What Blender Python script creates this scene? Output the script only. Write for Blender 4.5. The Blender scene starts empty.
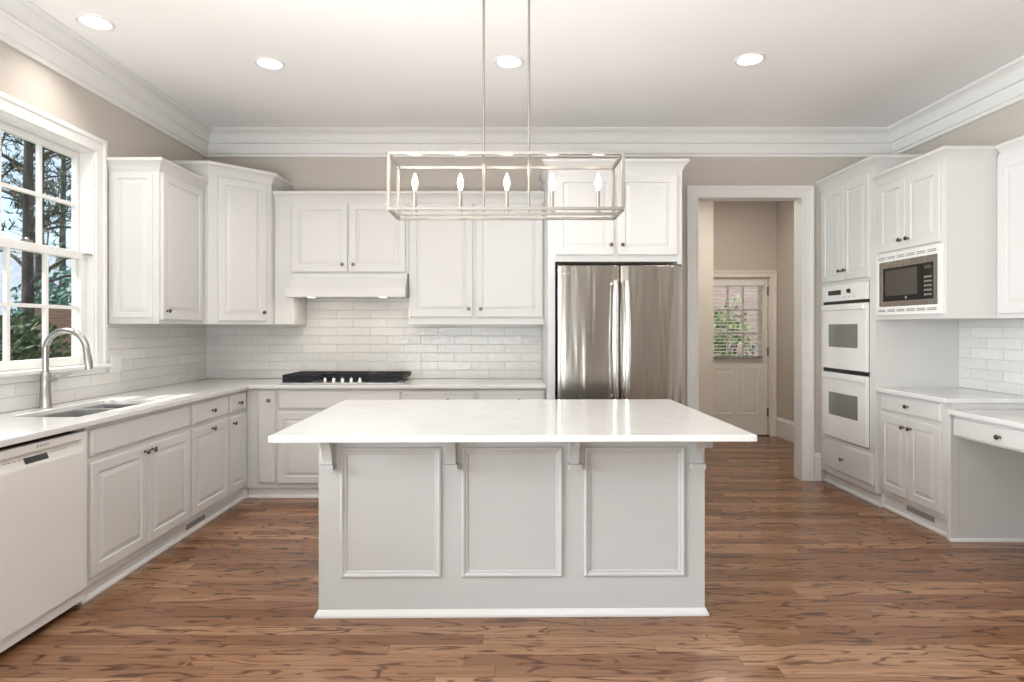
import bpy, bmesh, math, random
from mathutils import Vector, Matrix
random.seed(7)
SC = bpy.context.scene
COL = SC.collection
PI = math.pi

# ------------------------------------------------------------------ camera
CAM_H = 1.383
cd = bpy.data.cameras.new('camera')
cam = bpy.data.objects.new('camera', cd)
COL.objects.link(cam)
cam.location = (0, 0, CAM_H)
cam.rotation_euler = (PI / 2, 0, 0)
cd.sensor_width = 36.0
cd.lens = 36.0 * 608 / 1024
cd.shift_x = 7 / 1024
cd.shift_y = -13 / 1024
cd.clip_start = 0.05
cd.clip_end = 200
SC.camera = cam

# ------------------------------------------------------------------ view, world, sun, area lights
SC.view_settings.view_transform = 'Standard'
SC.view_settings.look = 'None'
SC.view_settings.exposure = -0.06
SC.view_settings.gamma = 1.0
SC.view_settings.use_curve_mapping = False

W = bpy.data.worlds.new('sky')
SC.world = W
W.use_nodes = True
wn = W.node_tree
for n in list(wn.nodes):
    wn.nodes.remove(n)
w_out = wn.nodes.new('ShaderNodeOutputWorld')
w_bg = wn.nodes.new('ShaderNodeBackground')
w_sky = wn.nodes.new('ShaderNodeTexSky')
w_sky.sky_type = 'NISHITA'
w_sky.sun_disc = False
w_sky.sun_elevation = math.radians(63)
w_sky.sun_rotation = math.radians(247)
w_sky.air_density = 1.0
w_sky.dust_density = 1.5
w_noise = wn.nodes.new('ShaderNodeTexNoise')
w_noise.inputs['Scale'].default_value = 3.2
w_noise.inputs['Detail'].default_value = 7
w_ramp = wn.nodes.new('ShaderNodeValToRGB')
w_ramp.color_ramp.elements[0].position = 0.47
w_ramp.color_ramp.elements[1].position = 0.66
w_mix = wn.nodes.new('ShaderNodeMixRGB')
w_mix.inputs[2].default_value = (3.2, 3.35, 3.5, 1)
w_tc = wn.nodes.new('ShaderNodeTexCoord')
wn.links.new(w_tc.outputs['Generated'], w_noise.inputs['Vector'])
wn.links.new(w_noise.outputs['Fac'], w_ramp.inputs['Fac'])
wn.links.new(w_ramp.outputs['Color'], w_mix.inputs[0])
wn.links.new(w_sky.outputs['Color'], w_mix.inputs[1])
wn.links.new(w_mix.outputs['Color'], w_bg.inputs['Color'])
w_bg.inputs['Strength'].default_value = 0.30
wn.links.new(w_bg.outputs['Background'], w_out.inputs['Surface'])

sd = bpy.data.lights.new('sun', 'SUN')
sd.energy = 9.0
sd.angle = math.radians(0.6)
sd.color = (1.0, 0.95, 0.88)
sun = bpy.data.objects.new('sun', sd)
COL.objects.link(sun)
sun.rotation_euler = Vector((0.40, 0.17, -0.90)).to_track_quat('-Z', 'Y').to_euler()


def area(name, loc, target, sx, sy, power, color=(1, 1, 1), shape='RECTANGLE', spread=None):
    d = bpy.data.lights.new(name, 'AREA')
    d.shape = shape
    d.size = sx
    if shape in ('RECTANGLE', 'ELLIPSE'):
        d.size_y = sy
    d.energy = power
    d.color = color
    if spread:
        d.spread = spread
    o = bpy.data.objects.new(name, d)
    COL.objects.link(o)
    o.location = loc
    o.rotation_euler = (Vector(target) - Vector(loc)).to_track_quat('-Z', 'Y').to_euler()
    return o


# added fill lamps in two made-up window openings behind the camera
REAR_Y = -3.2
ADDED_REAR_WIN = [(-2.45, -0.95), (-0.75, 0.75)]
for a_, b_ in ADDED_REAR_WIN:
    area('rear_fill_lamp', ((a_ + b_) / 2, REAR_Y + 0.03, 1.6), ((a_ + b_) / 2, 5, 1.6), b_ - a_ - 0.1, 2.2, 10, (0.92, 0.965, 1.0))

# added upward fill lamp behind the camera, brightening the ceiling
area('ceiling_fill_lamp', (-0.85, -0.45, 0.9), (-0.75, -0.2, 3.1), 2.2, 1.3, 236, (0.875, 0.955, 1.0))
# added lamp sending side light in from the added bay
area('bay_fill_lamp', (-5.62, 0.7, 1.65), (3, 0.7, 1.65), 2.9, 1.9, 580, (0.89, 0.96, 1.0))
area('hall_fill_lamp', (2.4, 6.5, 3.02), (2.4, 6.5, 0), 0.25, 0.25, 24, (1.0, 0.93, 0.83), 'DISK')  # added lamp to brighten the dark hall

# ------------------------------------------------------------------ material helpers
def mat(name):
    m = bpy.data.materials.new(name)
    m.use_nodes = True
    nt = m.node_tree
    for n in list(nt.nodes):
        nt.nodes.remove(n)
    return m, nt


class NT:
    def __init__(s, name):
        s.m, s.t = mat(name)
        s.out = s.n('ShaderNodeOutputMaterial')

    def n(s, kind, **kw):
        nd = s.t.nodes.new(kind)
        for k, v in kw.items():
            setattr(nd, k, v)
        return nd

    def l(s, a, b):
        s.t.links.new(a, b)

    def math(s, op, a, b=None, c=None):
        nd = s.n('ShaderNodeMath', operation=op)
        for i, v in enumerate((a, b, c)):
            if v is None:
                continue
            if isinstance(v, (int, float)):
                nd.inputs[i].default_value = v
            else:
                s.l(v, nd.inputs[i])
        return nd.outputs[0]

    def xyz(s, x, y, z):
        nd = s.n('ShaderNodeCombineXYZ')
        for i, v in enumerate((x, y, z)):
            if isinstance(v, (int, float)):
                nd.inputs[i].default_value = v
            else:
                s.l(v, nd.inputs[i])
        return nd.outputs[0]

    def pos(s):
        g = s.n('ShaderNodeNewGeometry')
        sp = s.n('ShaderNodeSeparateXYZ')
        s.l(g.outputs['Position'], sp.inputs[0])
        return g.outputs['Position'], sp.outputs

    def noise(s, vec, scale, detail=3, rough=0.5, dist=0.0):
        nd = s.n('ShaderNodeTexNoise')
        nd.inputs['Scale'].default_value = scale
        nd.inputs['Detail'].default_value = detail
        nd.inputs['Roughness'].default_value = rough
        nd.inputs['Distortion'].default_value = dist
        if vec is not None:
            s.l(vec, nd.inputs['Vector'])
        return nd.outputs['Fac']

    def ramp(s, fac, stops):
        nd = s.n('ShaderNodeValToRGB')
        cr = nd.color_ramp
        while len(cr.elements) < len(stops):
            cr.elements.new(0.5)
        for e, (p, c) in zip(cr.elements, stops):
            e.position = p
            e.color = (c, c, c, 1) if isinstance(c, (int, float)) else (*c, 1)
        s.l(fac, nd.inputs[0])
        return nd.outputs[0]

    def mix(s, fac, a, b, blend='MIX'):
        nd = s.n('ShaderNodeMixRGB', blend_type=blend)
        for i, v in enumerate((fac, a, b)):
            if isinstance(v, (int, float)):
                nd.inputs[i].default_value = v
            elif isinstance(v, tuple):
                nd.inputs[i].default_value = (*v, 1)
            else:
                s.l(v, nd.inputs[i])
        return nd.outputs[0]

    def bump(s, h, strength=0.2, dist=0.01):
        nd = s.n('ShaderNodeBump')
        nd.inputs['Strength'].default_value = strength
        nd.inputs['Distance'].default_value = dist
        s.l(h, nd.inputs['Height'])
        return nd.outputs[0]

    def bsdf(s, color=(0.8, 0.8, 0.8), rough=0.5, metal=0.0, normal=None, spec=0.5, emit=None, estr=0, aniso=0, coat=0):
        b = s.n('ShaderNodeBsdfPrincipled')
        for k, v in (('Base Color', color), ('Roughness', rough), ('Metallic', metal), ('Specular IOR Level', spec),
                     ('Anisotropic', aniso), ('Coat Weight', coat)):
            if isinstance(v, tuple):
                b.inputs[k].default_value = (*v, 1)
            elif isinstance(v, (int, float)):
                b.inputs[k].default_value = v
            else:
                s.l(v, b.inputs[k])
        if emit:
            b.inputs['Emission Color'].default_value = (*emit, 1)
            b.inputs['Emission Strength'].default_value = estr
        if normal is not None:
            s.l(normal, b.inputs['Normal'])
        s.l(b.outputs[0], s.out.inputs[0])
        return b


def paint(name, c, rough=0.4, var=0.02, bump=0.02, scale=60, spec=0.5):
    t = NT(name)
    p, _ = t.pos()
    f = t.noise(p, 3.0, 2)
    dark = tuple(x * (1 - var) for x in c)
    col = t.mix(f, dark, c)
    h = t.noise(p, scale, 3)
    t.bsdf(col, rough, normal=t.bump(h, bump, 0.004), spec=spec)
    return t.m


def metal(name, c, rough=0.25, streak=None, var=0.08, metallic=1.0):
    t = NT(name)
    tc = t.n('ShaderNodeTexCoord')
    mp = t.n('ShaderNodeMapping')
    mp.inputs['Scale'].default_value = streak or (60, 60, 60)
    t.l(tc.outputs['Object'], mp.inputs[0])
    f = t.noise(mp.outputs[0], 1.0, 4)
    r = t.n('ShaderNodeMapRange')
    t.l(f, r.inputs[0])
    r.inputs[3].default_value = max(0.02, rough - var)
    r.inputs[4].default_value = rough + var
    t.bsdf(c, r.outputs[0], metallic)
    return t.m


M = {}
M['cabinet'] = paint('cabinet_paint', (0.68, 0.668, 0.648), 0.34, 0.015, 0.015)
M['island'] = paint('island_white_shaded_paint', (0.515, 0.525, 0.515), 0.36, 0.015, 0.015)  # white paint, greyed in the colour to stand for dim light
M['trim'] = paint('trim_paint', (0.79, 0.775, 0.75), 0.36, 0.015, 0.015)
M['wall'] = paint('greige_wall_paint', (0.56, 0.505, 0.45), 0.7, 0.03, 0.06, 140)
M['ceiling'] = paint('ceiling_paint', (0.94, 0.925, 0.915), 0.75, 0.015, 0.04, 120)
M['cream'] = paint('cream_door_paint', (0.80, 0.755, 0.68), 0.4, 0.02, 0.02)
M['appliance'] = paint('white_enamel', (0.82, 0.81, 0.785), 0.16, 0.01, 0.0)
M['enamel_beige'] = paint('pale_enamel', (0.78, 0.755, 0.72), 0.2, 0.01, 0.0)
M['black'] = paint('black_plastic', (0.012, 0.012, 0.012), 0.35, 0.05, 0.02)
M['iron'] = paint('cast_iron', (0.010, 0.012, 0.015), 0.5, 0.15, 0.15, 300, 0.3)
M['dark_gap'] = paint('dark_liner', (0.02, 0.02, 0.02), 0.8)
M['grey_plastic'] = paint('grey_print', (0.30, 0.29, 0.28), 0.4)
M['steel'] = metal('stainless_steel', (0.55, 0.55, 0.545), 0.26, (90, 90, 3), 0.06)
M['steel_bright'] = metal('polished_steel', (0.86, 0.85, 0.83), 0.20, (5, 5, 5), 0.02)
M['nickel'] = metal('brushed_nickel', (0.43, 0.415, 0.395), 0.25, (5, 5, 5), 0.02)
M['lantern'] = metal('aged_nickel', (0.40, 0.37, 0.33), 0.30, (4, 4, 4), 0.01)
M['pewter'] = metal('pewter_knob_metal', (0.17, 0.15, 0.13), 0.26, (8, 8, 8), 0.03)
M['sink'] = metal('sink_steel', (0.58, 0.585, 0.59), 0.3, (10, 120, 10), 0.06)


def fridge_steel():
    t = NT('fridge_brushed_steel')
    p, o = t.pos()
    v = t.xyz(t.math('MULTIPLY', o[0], 11.0), 0.0, t.math('MULTIPLY', o[2], 0.9))
    h = t.noise(v, 1.0, 2, 0.45, 0.6)
    v2 = t.xyz(t.math('MULTIPLY', o[0], 700.0), 0.0, t.math('MULTIPLY', o[2], 6.0))
    f2 = t.noise(v2, 1.0, 2)
    r = t.n('ShaderNodeMapRange')
    t.l(f2, r.inputs[0])
    r.inputs[3].default_value = 0.17
    r.inputs[4].default_value = 0.27
    t.bsdf((0.345, 0.32, 0.29), r.outputs[0], 1.0, t.bump(h, 0.32, 0.02))
    return t.m


M['fridge'] = fridge_steel()


def quartz():
    t = NT('white_quartz')
    p, _ = t.pos()
    f = t.noise(p, 9.0, 6, 0.6)
    g = t.noise(p, 260.0, 2)
    c = t.mix(t.ramp(f, [(0.35, 0.0), (0.7, 1.0)]), (0.71, 0.695, 0.675), (0.76, 0.75, 0.735))
    c = t.mix(t.ramp(g, [(0.62, 0.0), (0.72, 0.18)]), c, (0.66, 0.64, 0.62))
    t.bsdf(c, 0.10, spec=0.5)
    return t.m


M['quartz'] = quartz()


def tile(name, axis):
    t = NT(name)
    p, o = t.pos()
    u = o[0] if axis == 'x' else o[1]
    vec = t.xyz(u, t.math('SUBTRACT', o[2], 0.925), 0.0)
    b = t.n('ShaderNodeTexBrick', offset=0.5)
    t.l(vec, b.inputs['Vector'])
    b.inputs['Scale'].default_value = 1.0
    b.inputs['Brick Width'].default_value = 0.305
    b.inputs['Row Height'].default_value = 0.0775
    b.inputs['Mortar Size'].default_value = 0.0028
    b.inputs['Mortar Smooth'].default_value = 0.3
    b.inputs['Color1'].default_value = (0.70, 0.685, 0.655, 1)
    b.inputs['Color2'].default_value = (0.77, 0.755, 0.725, 1)
    b.inputs['Mortar'].default_value = (0.66, 0.645, 0.615, 1)
    n1 = t.noise(vec, 17.0, 2, 0.5, 0.4)
    n2 = t.noise(vec, 70.0, 2)
    h = t.math('ADD', t.math('MULTIPLY', n1, 1.0), t.math('MULTIPLY', n2, 0.12))
    h = t.math('SUBTRACT', h, t.math('MULTIPLY', b.outputs['Fac'], 0.9))
    t.bsdf(b.outputs['Color'], 0.12, normal=t.bump(h, 0.85, 0.008), spec=0.5)
    return t.m


M['tile_x'] = tile('glossy_tile_back', 'x')
M['tile_y'] = tile('glossy_tile_side', 'y')


def floor_wood():
    t = NT('oak_floor')
    p, o = t.pos()
    Wd = 0.083
    v = t.math('DIVIDE', o[1], Wd)
    row = t.math('FLOOR', v)
    fv = t.math('FRACT', v)
    wr = t.n('ShaderNodeTexWhiteNoise', noise_dimensions='1D')
    t.l(row, wr.inputs['W'])
    xs = t.math('DIVIDE', t.math('ADD', o[0], t.math('MULTIPLY', wr.outputs['Value'], 7.3)), 1.15)
    colm = t.math('FLOOR', xs)
    fx = t.math('FRACT', xs)
    wi = t.n('ShaderNodeTexWhiteNoise', noise_dimensions='2D')
    t.l(t.xyz(row, colm, 0.0), wi.inputs['Vector'])
    pid = wi.outputs['Value']
    base = t.ramp(pid, [(0.0, (0.190, 0.084, 0.040)), (0.35, (0.265, 0.130, 0.066)), (0.7, (0.345, 0.180, 0.096)), (1.0, (0.440, 0.250, 0.140))])
    # long fibres
    fvec = t.xyz(t.math('MULTIPLY', o[0], 3.0), t.math('MULTIPLY', o[1], 110.0), t.math('MULTIPLY', pid, 37.0))
    fib = t.noise(fvec, 1.0, 4, 0.6)
    c = t.mix(t.ramp(fib, [(0.28, 0.75), (0.72, 0.0)]), base, (0.125, 0.052, 0.024))
    # cathedral rings
    rvec = t.xyz(t.math('MULTIPLY', o[0], 1.7), t.math('MULTIPLY', o[1], 9.0), t.math('MULTIPLY', pid, 91.0))
    ring = t.noise(rvec, 1.0, 2, 0.45, 0.35)
    sn = t.math('SINE', t.math('MULTIPLY', ring, 46.0))
    rl = t.ramp(sn, [(0.55, 0.0), (0.95, 1.0)])
    brk = t.ramp(t.noise(t.xyz(t.math('MULTIPLY', o[0], 6.0), t.math('MULTIPLY', o[1], 26.0), pid), 1.0, 3), [(0.40, 0.0), (0.52, 1.0)])
    c = t.mix(t.math('MULTIPLY', t.math('MULTIPLY', rl, brk), 0.85), c, (0.070, 0.024, 0.009))
    # joints
    gy = t.math('LESS_THAN', t.math('ABSOLUTE', t.math('SUBTRACT', fv, 0.5)), 0.482)
    gx = t.math('LESS_THAN', t.math('ABSOLUTE', t.math('SUBTRACT', fx, 0.5)), 0.4985)
    ok = t.math('MULTIPLY', gy, gx)
    c = t.mix(t.math('MULTIPLY', t.math('SUBTRACT', 1.0, ok), 0.55), c, (0.045, 0.02, 0.012))
    rr = t.n('ShaderNodeMapRange')
    t.l(fib, rr.inputs[0])
    rr.inputs[3].default_value = 0.15
    rr.inputs[4].default_value = 0.27
    hh = t.math('ADD', t.math('MULTIPLY', ok, 0.6), t.math('MULTIPLY', t.noise(t.xyz(t.math('MULTIPLY', o[0], 2.0), t.math('MULTIPLY', o[1], 12.0), pid), 1.0, 2), 0.8))
    t.bsdf(c, rr.outputs[0], normal=t.bump(hh, 0.12, 0.004), spec=0.42)
    return t.m


M['floor'] = floor_wood()


def glass(name='window_glass', tint=(0.97, 0.985, 0.98)):
    t = NT(name)
    tr = t.n('ShaderNodeBsdfTransparent')
    tr.inputs[0].default_value = (*tint, 1)
    gl = t.n('ShaderNodeBsdfGlossy')
    gl.inputs['Roughness'].default_value = 0.02
    lw = t.n('ShaderNodeLayerWeight')
    f5 = t.math('ADD', t.math('MULTIPLY', t.math('POWER', lw.outputs['Facing'], 5.0), 0.6), 0.02)
    mx = t.n('ShaderNodeMixShader')
    t.l(f5, mx.inputs[0])
    t.l(tr.outputs[0], mx.inputs[1])
    t.l(gl.outputs[0], mx.inputs[2])
    t.l(mx.outputs[0], t.out.inputs[0])
    return t.m


M['glass'] = glass()


def dark_glass(name, c, rough=0.06):
    t = NT(name)
    p, _ = t.pos()
    t.bsdf(t.mix(t.noise(p, 40.0, 2), tuple(x * 0.9 for x in c), c), rough, spec=0.6)
    return t.m


M['oven_glass'] = dark_glass('oven_window_glass', (0.21, 0.21, 0.185))
M['black_glass'] = dark_glass('black_glass', (0.01, 0.01, 0.011))
M['screen_glass'] = dark_glass('microwave_window', (0.075, 0.07, 0.06), 0.12)


def emitter(name, c, s):
    t = NT(name)
    t.bsdf((0.9, 0.9, 0.9), 0.4, emit=c, estr=s)
    return t.m


M['lens'] = emitter('downlight_lens', (1.0, 0.95, 0.87), 5.0)
M['bulb'] = emitter('candle_bulb_glow', (1.0, 0.84, 0.62), 12.0)
M['hoodlens'] = emitter('hood_lamp_lens', (1.0, 0.93, 0.82), 4.0)


def brick(name, c1, c2, mort, axis):
    t = NT(name)
    p, o = t.pos()
    vec = t.xyz(o[0] if axis == 'x' else o[1], o[2], 0.0)
    b = t.n('ShaderNodeTexBrick', offset=0.5)
    t.l(vec, b.inputs['Vector'])
    b.inputs['Scale'].default_value = 1.0
    b.inputs['Brick Width'].default_value = 0.21
    b.inputs['Row Height'].default_value = 0.075
    b.inputs['Mortar Size'].default_value = 0.006
    b.inputs['Color1'].default_value = (*c1, 1)
    b.inputs['Color2'].default_value = (*c2, 1)
    b.inputs['Mortar'].default_value = (*mort, 1)
    n1 = t.noise(vec, 8.0, 4)
    t.bsdf(t.mix(0.35, b.outputs['Color'], t.mix(n1, c1, c2)), 0.9, normal=t.bump(b.outputs['Fac'], -0.4, 0.01))
    return t.m


M['brick_pink'] = brick('rose_brick', (0.55, 0.36, 0.29), (0.68, 0.50, 0.42), (0.72, 0.68, 0.62), 'x')
M['brick_brown'] = brick('brown_brick', (0.13, 0.065, 0.045), (0.19, 0.10, 0.07), (0.2, 0.17, 0.14), 'x')


def foliage(name, c1, c2):
    t = NT(name)
    p, _ = t.pos()
    f = t.noise(p, 5.0, 4)
    b = t.bsdf(t.mix(t.ramp(f, [(0.35, 0.0), (0.65, 1.0)]), c1, c2), 0.6)
    return t.m


M['needles'] = foliage('pine_needles', (0.020, 0.045, 0.018), (0.075, 0.11, 0.035))
M['leaves'] = foliage('shrub_leaves', (0.018, 0.045, 0.012), (0.10, 0.15, 0.045))
M['leaves_pale'] = foliage('blue_green_leaves', (0.04, 0.13, 0.11), (0.17, 0.32, 0.26))
M['leaves_bright'] = foliage('bright_leaves', (0.05, 0.12, 0.03), (0.22, 0.34, 0.10))
M['grass'] = foliage('lawn_grass', (0.05, 0.08, 0.02), (0.12, 0.15, 0.05))
M['roof'] = foliage('slate_roof', (0.10, 0.14, 0.19), (0.17, 0.21, 0.27))
M['mulch'] = foliage('bark_mulch', (0.05, 0.028, 0.018), (0.11, 0.065, 0.04))


def bark():
    t = NT('pine_bark')
    p, o = t.pos()
    v = t.xyz(t.math('MULTIPLY', o[0], 14.0), t.math('MULTIPLY', o[1], 14.0), t.math('MULTIPLY', o[2], 3.0))
    f = t.noise(v, 1.0, 5)
    t.bsdf(t.mix(t.ramp(f, [(0.35, 0.0), (0.65, 1.0)]), (0.028, 0.022, 0.020), (0.10, 0.08, 0.07)), 0.9, normal=t.bump(f, 0.6, 0.03))
    return t.m


M['bark'] = bark()

# ------------------------------------------------------------------ mesh helpers
class MB:
    def __init__(s):
        s.b = bmesh.new()

    def box(s, x0, x1, y0, y1, z0, z1):
        v = [s.b.verts.new((x, y, z)) for z in (z0, z1) for y in (y0, y1) for x in (x0, x1)]
        for f in ((0, 2, 3, 1), (4, 5, 7, 6), (0, 1, 5, 4), (2, 6, 7, 3), (1, 3, 7, 5), (0, 4, 6, 2)):
            s.b.faces.new([v[i] for i in f])
        return s

    def ring_loft(s, rings, cap0=True, cap1=True, closed=False):
        rv = [[s.b.verts.new(p) for p in r] for r in rings]
        n = len(rv[0])
        pairs = list(zip(rv[:-1], rv[1:]))
        if closed:
            pairs.append((rv[-1], rv[0]))
        for a, c in pairs:
            for i in range(n):
                j = (i + 1) % n
                try:
                    s.b.faces.new((a[i], a[j], c[j], c[i]))
                except ValueError:
                    pass
        if not closed:
            if cap0:
                s.b.faces.new(rv[0][::-1])
            if cap1:
                s.b.faces.new(rv[-1])
        return s

    def tube(s, pts, r, seg=12, caps=True):
        pts = [Vector(p) for p in pts]
        rs = r if isinstance(r, (list, tuple)) else [r] * len(pts)
        rings = []
        up = None
        for i, p in enumerate(pts):
            if i == 0:
                d = pts[1] - pts[0]
            elif i == len(pts) - 1:
                d = pts[-1] - pts[-2]
            else:
                d = (pts[i] - pts[i - 1]).normalized() + (pts[i + 1] - pts[i]).normalized()
            d.normalize()
            if up is None:
                up = Vector((0, 0, 1)) if abs(d.z) < 0.9 else Vector((1, 0, 0))
            x = up.cross(d)
            x.normalize()
            y = d.cross(x)
            up = y
            rings.append([p + (x * math.cos(2 * PI * k / seg) + y * math.sin(2 * PI * k / seg)) * rs[i] for k in range(seg)])
        return s.ring_loft(rings, caps, caps)

    def lathe(s, prof, origin=(0, 0, 0), axis='z', seg=24):
        """prof: (radius, height) from bottom to top."""
        o = Vector(origin)
        rings = []
        for r, h in prof:
            ring = []
            for k in range(seg):
                a = 2 * PI * k / seg
                c, d = r * math.cos(a), r * math.sin(a)
                if axis == 'z':
                    q = Vector((c, d, h))
                elif axis == '-y':
                    q = Vector((c, -h, d))
                elif axis == 'x':
                    q = Vector((h, c, d))
                ring.append(o + q)
            rings.append(ring)
        return s.ring_loft(rings)

    def prism(s, poly, a0, a1, axis='x'):
        """polygon (p, q) extruded along axis: x -> (y,z), y -> (x,z), z -> (x,y)."""
        def m(p, a):
            return {'x': (a, p[0], p[1]), 'y': (p[0], a, p[1]), 'z': (p[0], p[1], a)}[axis]
        return s.ring_loft([[m(p, a0) for p in poly], [m(p, a1) for p in poly]])

    def panel(s, w, h, loops, yb=0.0):
        """front relief in XZ facing -Y; loops: (inset, y). Starts at the back edge."""
        rings = []
        for ins, y in loops:
            rings.append([(ins, y, ins), (w - ins, y, ins), (w - ins, y, h - ins), (ins, y, h - ins)])
        return s.ring_loft(rings)

    def sweep(s, path, prof, fn, closed=False):
        """prof (u, v): u along the path's right-hand normal (mitred), v free; fn(p2, v) -> 3D."""
        P = [Vector(p) for p in path]
        n = len(P)
        rings = []
        for i in range(n):
            segs = []
            if closed or i > 0:
                segs.append((P[i] - P[i - 1]).normalized())
            if closed or i < n - 1:
                segs.append((P[(i + 1) % n] - P[i]).normalized())
            ns = [Vector((d.y, -d.x)) for d in segs]
            if len(ns) == 2:
                m = ns[0] + ns[1]
                m = m / max(1e-6, m.dot(ns[0]))
            else:
                m = ns[0]
            rings.append([fn(P[i] + m * u, v) for u, v in prof])
        return s.ring_loft(rings, closed=closed)

    def cells(s, us, vs, inside, w0, w1, axis):
        """boxes on a grid welded into one slab; axis is the thickness axis."""
        def m(u, v, w):
            return {'x': (w, u, v), 'y': (u, w, v), 'z': (u, v, w)}[axis]
        vt = {}

        def V(i, j, k):
            if (i, j, k) not in vt:
                vt[(i, j, k)] = s.b.verts.new(m(us[i], vs[j], (w0, w1)[k]))
            return vt[(i, j, k)]
        nu, nv = len(us) - 1, len(vs) - 1
        G = {(i, j) for i in range(nu) for j in range(nv) if inside((us[i] + us[i + 1]) / 2, (vs[j] + vs[j + 1]) / 2)}
        for i, j in G:
            for k in (0, 1):
                s.b.faces.new([V(i, j, k), V(i + 1, j, k), V(i + 1, j + 1, k), V(i, j + 1, k)])
            for di, dj, a, c in ((-1, 0, (i, j), (i, j + 1)), (1, 0, (i + 1, j), (i + 1, j + 1)), (0, -1, (i, j), (i + 1, j)), (0, 1, (i, j + 1), (i + 1, j + 1))):
                if (i + di, j + dj) not in G:
                    s.b.faces.new([V(*a, 0), V(*c, 0), V(*c, 1), V(*a, 1)])
        return s

    def build(s, name, material, parent=None, loc=None, rz=None, bevel=0.0, seg=2, smooth=False, ang=35):
        bmesh.ops.recalc_face_normals(s.b, faces=s.b.faces[:])
        me = bpy.data.meshes.new(name)
        if smooth:
            for f in s.b.faces:
                f.smooth = True
            for e in s.b.edges:
                if len(e.link_faces) == 2 and e.calc_face_angle(0) > math.radians(ang):
                    e.smooth = False
        s.b.to_mesh(me)
        s.b.free()
        me.materials.append(material)
        o = bpy.data.objects.new(name, me)
        COL.objects.link(o)
        if parent is not None:
            o.parent = parent
        if loc is not None:
            o.location = loc
        if rz is not None:
            o.rotation_euler = (0, 0, rz)
        if bevel:
            md = o.modifiers.new('bevel', 'BEVEL')
            md.width = bevel
            md.segments = seg
            md.limit_method = 'ANGLE'
            md.angle_limit = math.radians(40)
        return o


def thing(name, label, cat, loc=(0, 0, 0), rz=0.0, group=None):
    o = bpy.data.objects.new(name, None)
    COL.objects.link(o)
    o.location = loc
    o.rotation_euler = (0, 0, rz)
    return tag(o, label, cat, group)


def tag(o, label, cat, group=None, kind=None):
    o['label'] = label
    o['category'] = cat
    if group:
        o['group'] = group
    if kind:
        o['kind'] = kind
    return o


def struct(o, label=None):
    o['kind'] = 'structure'
    if label:
        o['label'] = label
    return o


_knob = None


def knob(parent, x, z, y=-0.02):
    global _knob
    if _knob is None:
        _knob = MB().lathe([(0.009, 0), (0.009, 0.002), (0.0055, 0.005), (0.0055, 0.014), (0.013, 0.019), (0.0155, 0.024), (0.013, 0.029), (0.006, 0.031)], axis='-y', seg=16).build('knob', M['pewter'], smooth=True)
        o = _knob
    else:
        o = _knob.copy()
        COL.objects.link(o)
    o.parent = parent
    o.location = (x, y, z)
    return o


def door(parent, x0, x1, z0, z1, kn=None, name='door', m=None, y=0.0, th=0.02, fr=0.055):
    w, h = x1 - x0, z1 - z0
    fr = min(fr, w * 0.24)
    k = min(1.0, w / 0.3)
    L = [(0, y), (0, -th + 0.004), (0.004, -th), (fr, -th), (fr + 0.004, -th + 0.008), (fr + 0.010 * k, -th + 0.008), (fr + 0.034 * k, -th + 0.0015), (fr + 0.036 * k, -th + 0.001)]
    d = MB().panel(w, h, L).build(name, m or M['cabinet'], parent, (x0, 0, z0))
    if kn:
        knob(d, kn[0] - x0, kn[1] - z0, -th)
    return d


def drawer(parent, x0, x1, z0, z1, kn=None, name='drawer', m=None, th=0.02):
    w, h = x1 - x0, z1 - z0
    L = [(0, 0), (0, -th + 0.008), (0.003, -th + 0.005), (0.009, -th + 0.0035), (0.012, -th), (0.014, -th)]
    d = MB().panel(w, h, L).build(name, m or M['cabinet'], parent, (x0, 0, z0))
    if kn:
        knob(d, kn[0] - x0, kn[1] - z0, -th)
    return d


CROWN = [(0.0, 0.0), (0.004, 0.0), (0.006, 0.008), (0.010, 0.018), (0.020, 0.036), (0.034, 0.052), (0.040, 0.058), (0.044, 0.060), (0.044, 0.078), (0.038, 0.082), (0.0, 0.082)]


def crown(parent, path, ztop, scale=1.0):
    pr = [(u * scale, v * scale) for u, v in CROWN]
    z0 = ztop - 0.082 * scale
    return MB().sweep(path, pr, lambda p, v: (p.x, p.y, z0 + v)).build('crown', M['cabinet'], parent, smooth=True, ang=30)


CT0, CT1 = 0.895, 0.925          # worktop underside and top
FB = 0.087                        # bottom of base cabinet faces


def base_shell(parent, w, d, ztop=CT0 - 0.001, zb=FB, m=None, hollow=False):
    """open-topped carcass with a face frame, toe kick and shoe moulding."""
    m = m or M['cabinet']
    b = MB()
    b.box(0, w, 0, 0.02, zb, ztop)
    b.box(0, 0.018, 0.02, d, zb, ztop)
    b.box(w - 0.018, w, 0.02, d, zb, ztop)
    b.box(0.018, w - 0.018, 0.02, d, zb, zb + 0.018)
    b.box(0.018, w - 0.018, d - 0.012, d, zb + 0.018, ztop)
    return b.build('carcass', m, parent)


def toe(parent, x0, x1, y0=0.030, zb=FB, d=0.4):
    t = MB().box(x0, x1, y0, d, 0.001, zb).build('toe_kick', M['trim'], parent)
    MB().prism([(y0 - 0.0005, 0.001), (y0 - 0.016, 0.001), (y0 - 0.016, 0.010), (y0 - 0.009, 0.022), (y0 - 0.0005, 0.026)], x0, x1).build('shoe_moulding', M['trim'], t)
    return t


# ------------------------------------------------------------------ room shell
XL, XR, YB, ZC = -2.71, 3.51, 5.513, 3.164
WT = 0.15
HALL_XR, HALL_Y = 3.48, 7.79
DOOR_X0, DOOR_X1, DOOR_Z = 1.74, 2.70, 2.575
WIN_Y0, WIN_Y1, WIN_Z0, WIN_Z1 = 3.03, 4.015, 1.13, 2.55

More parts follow.
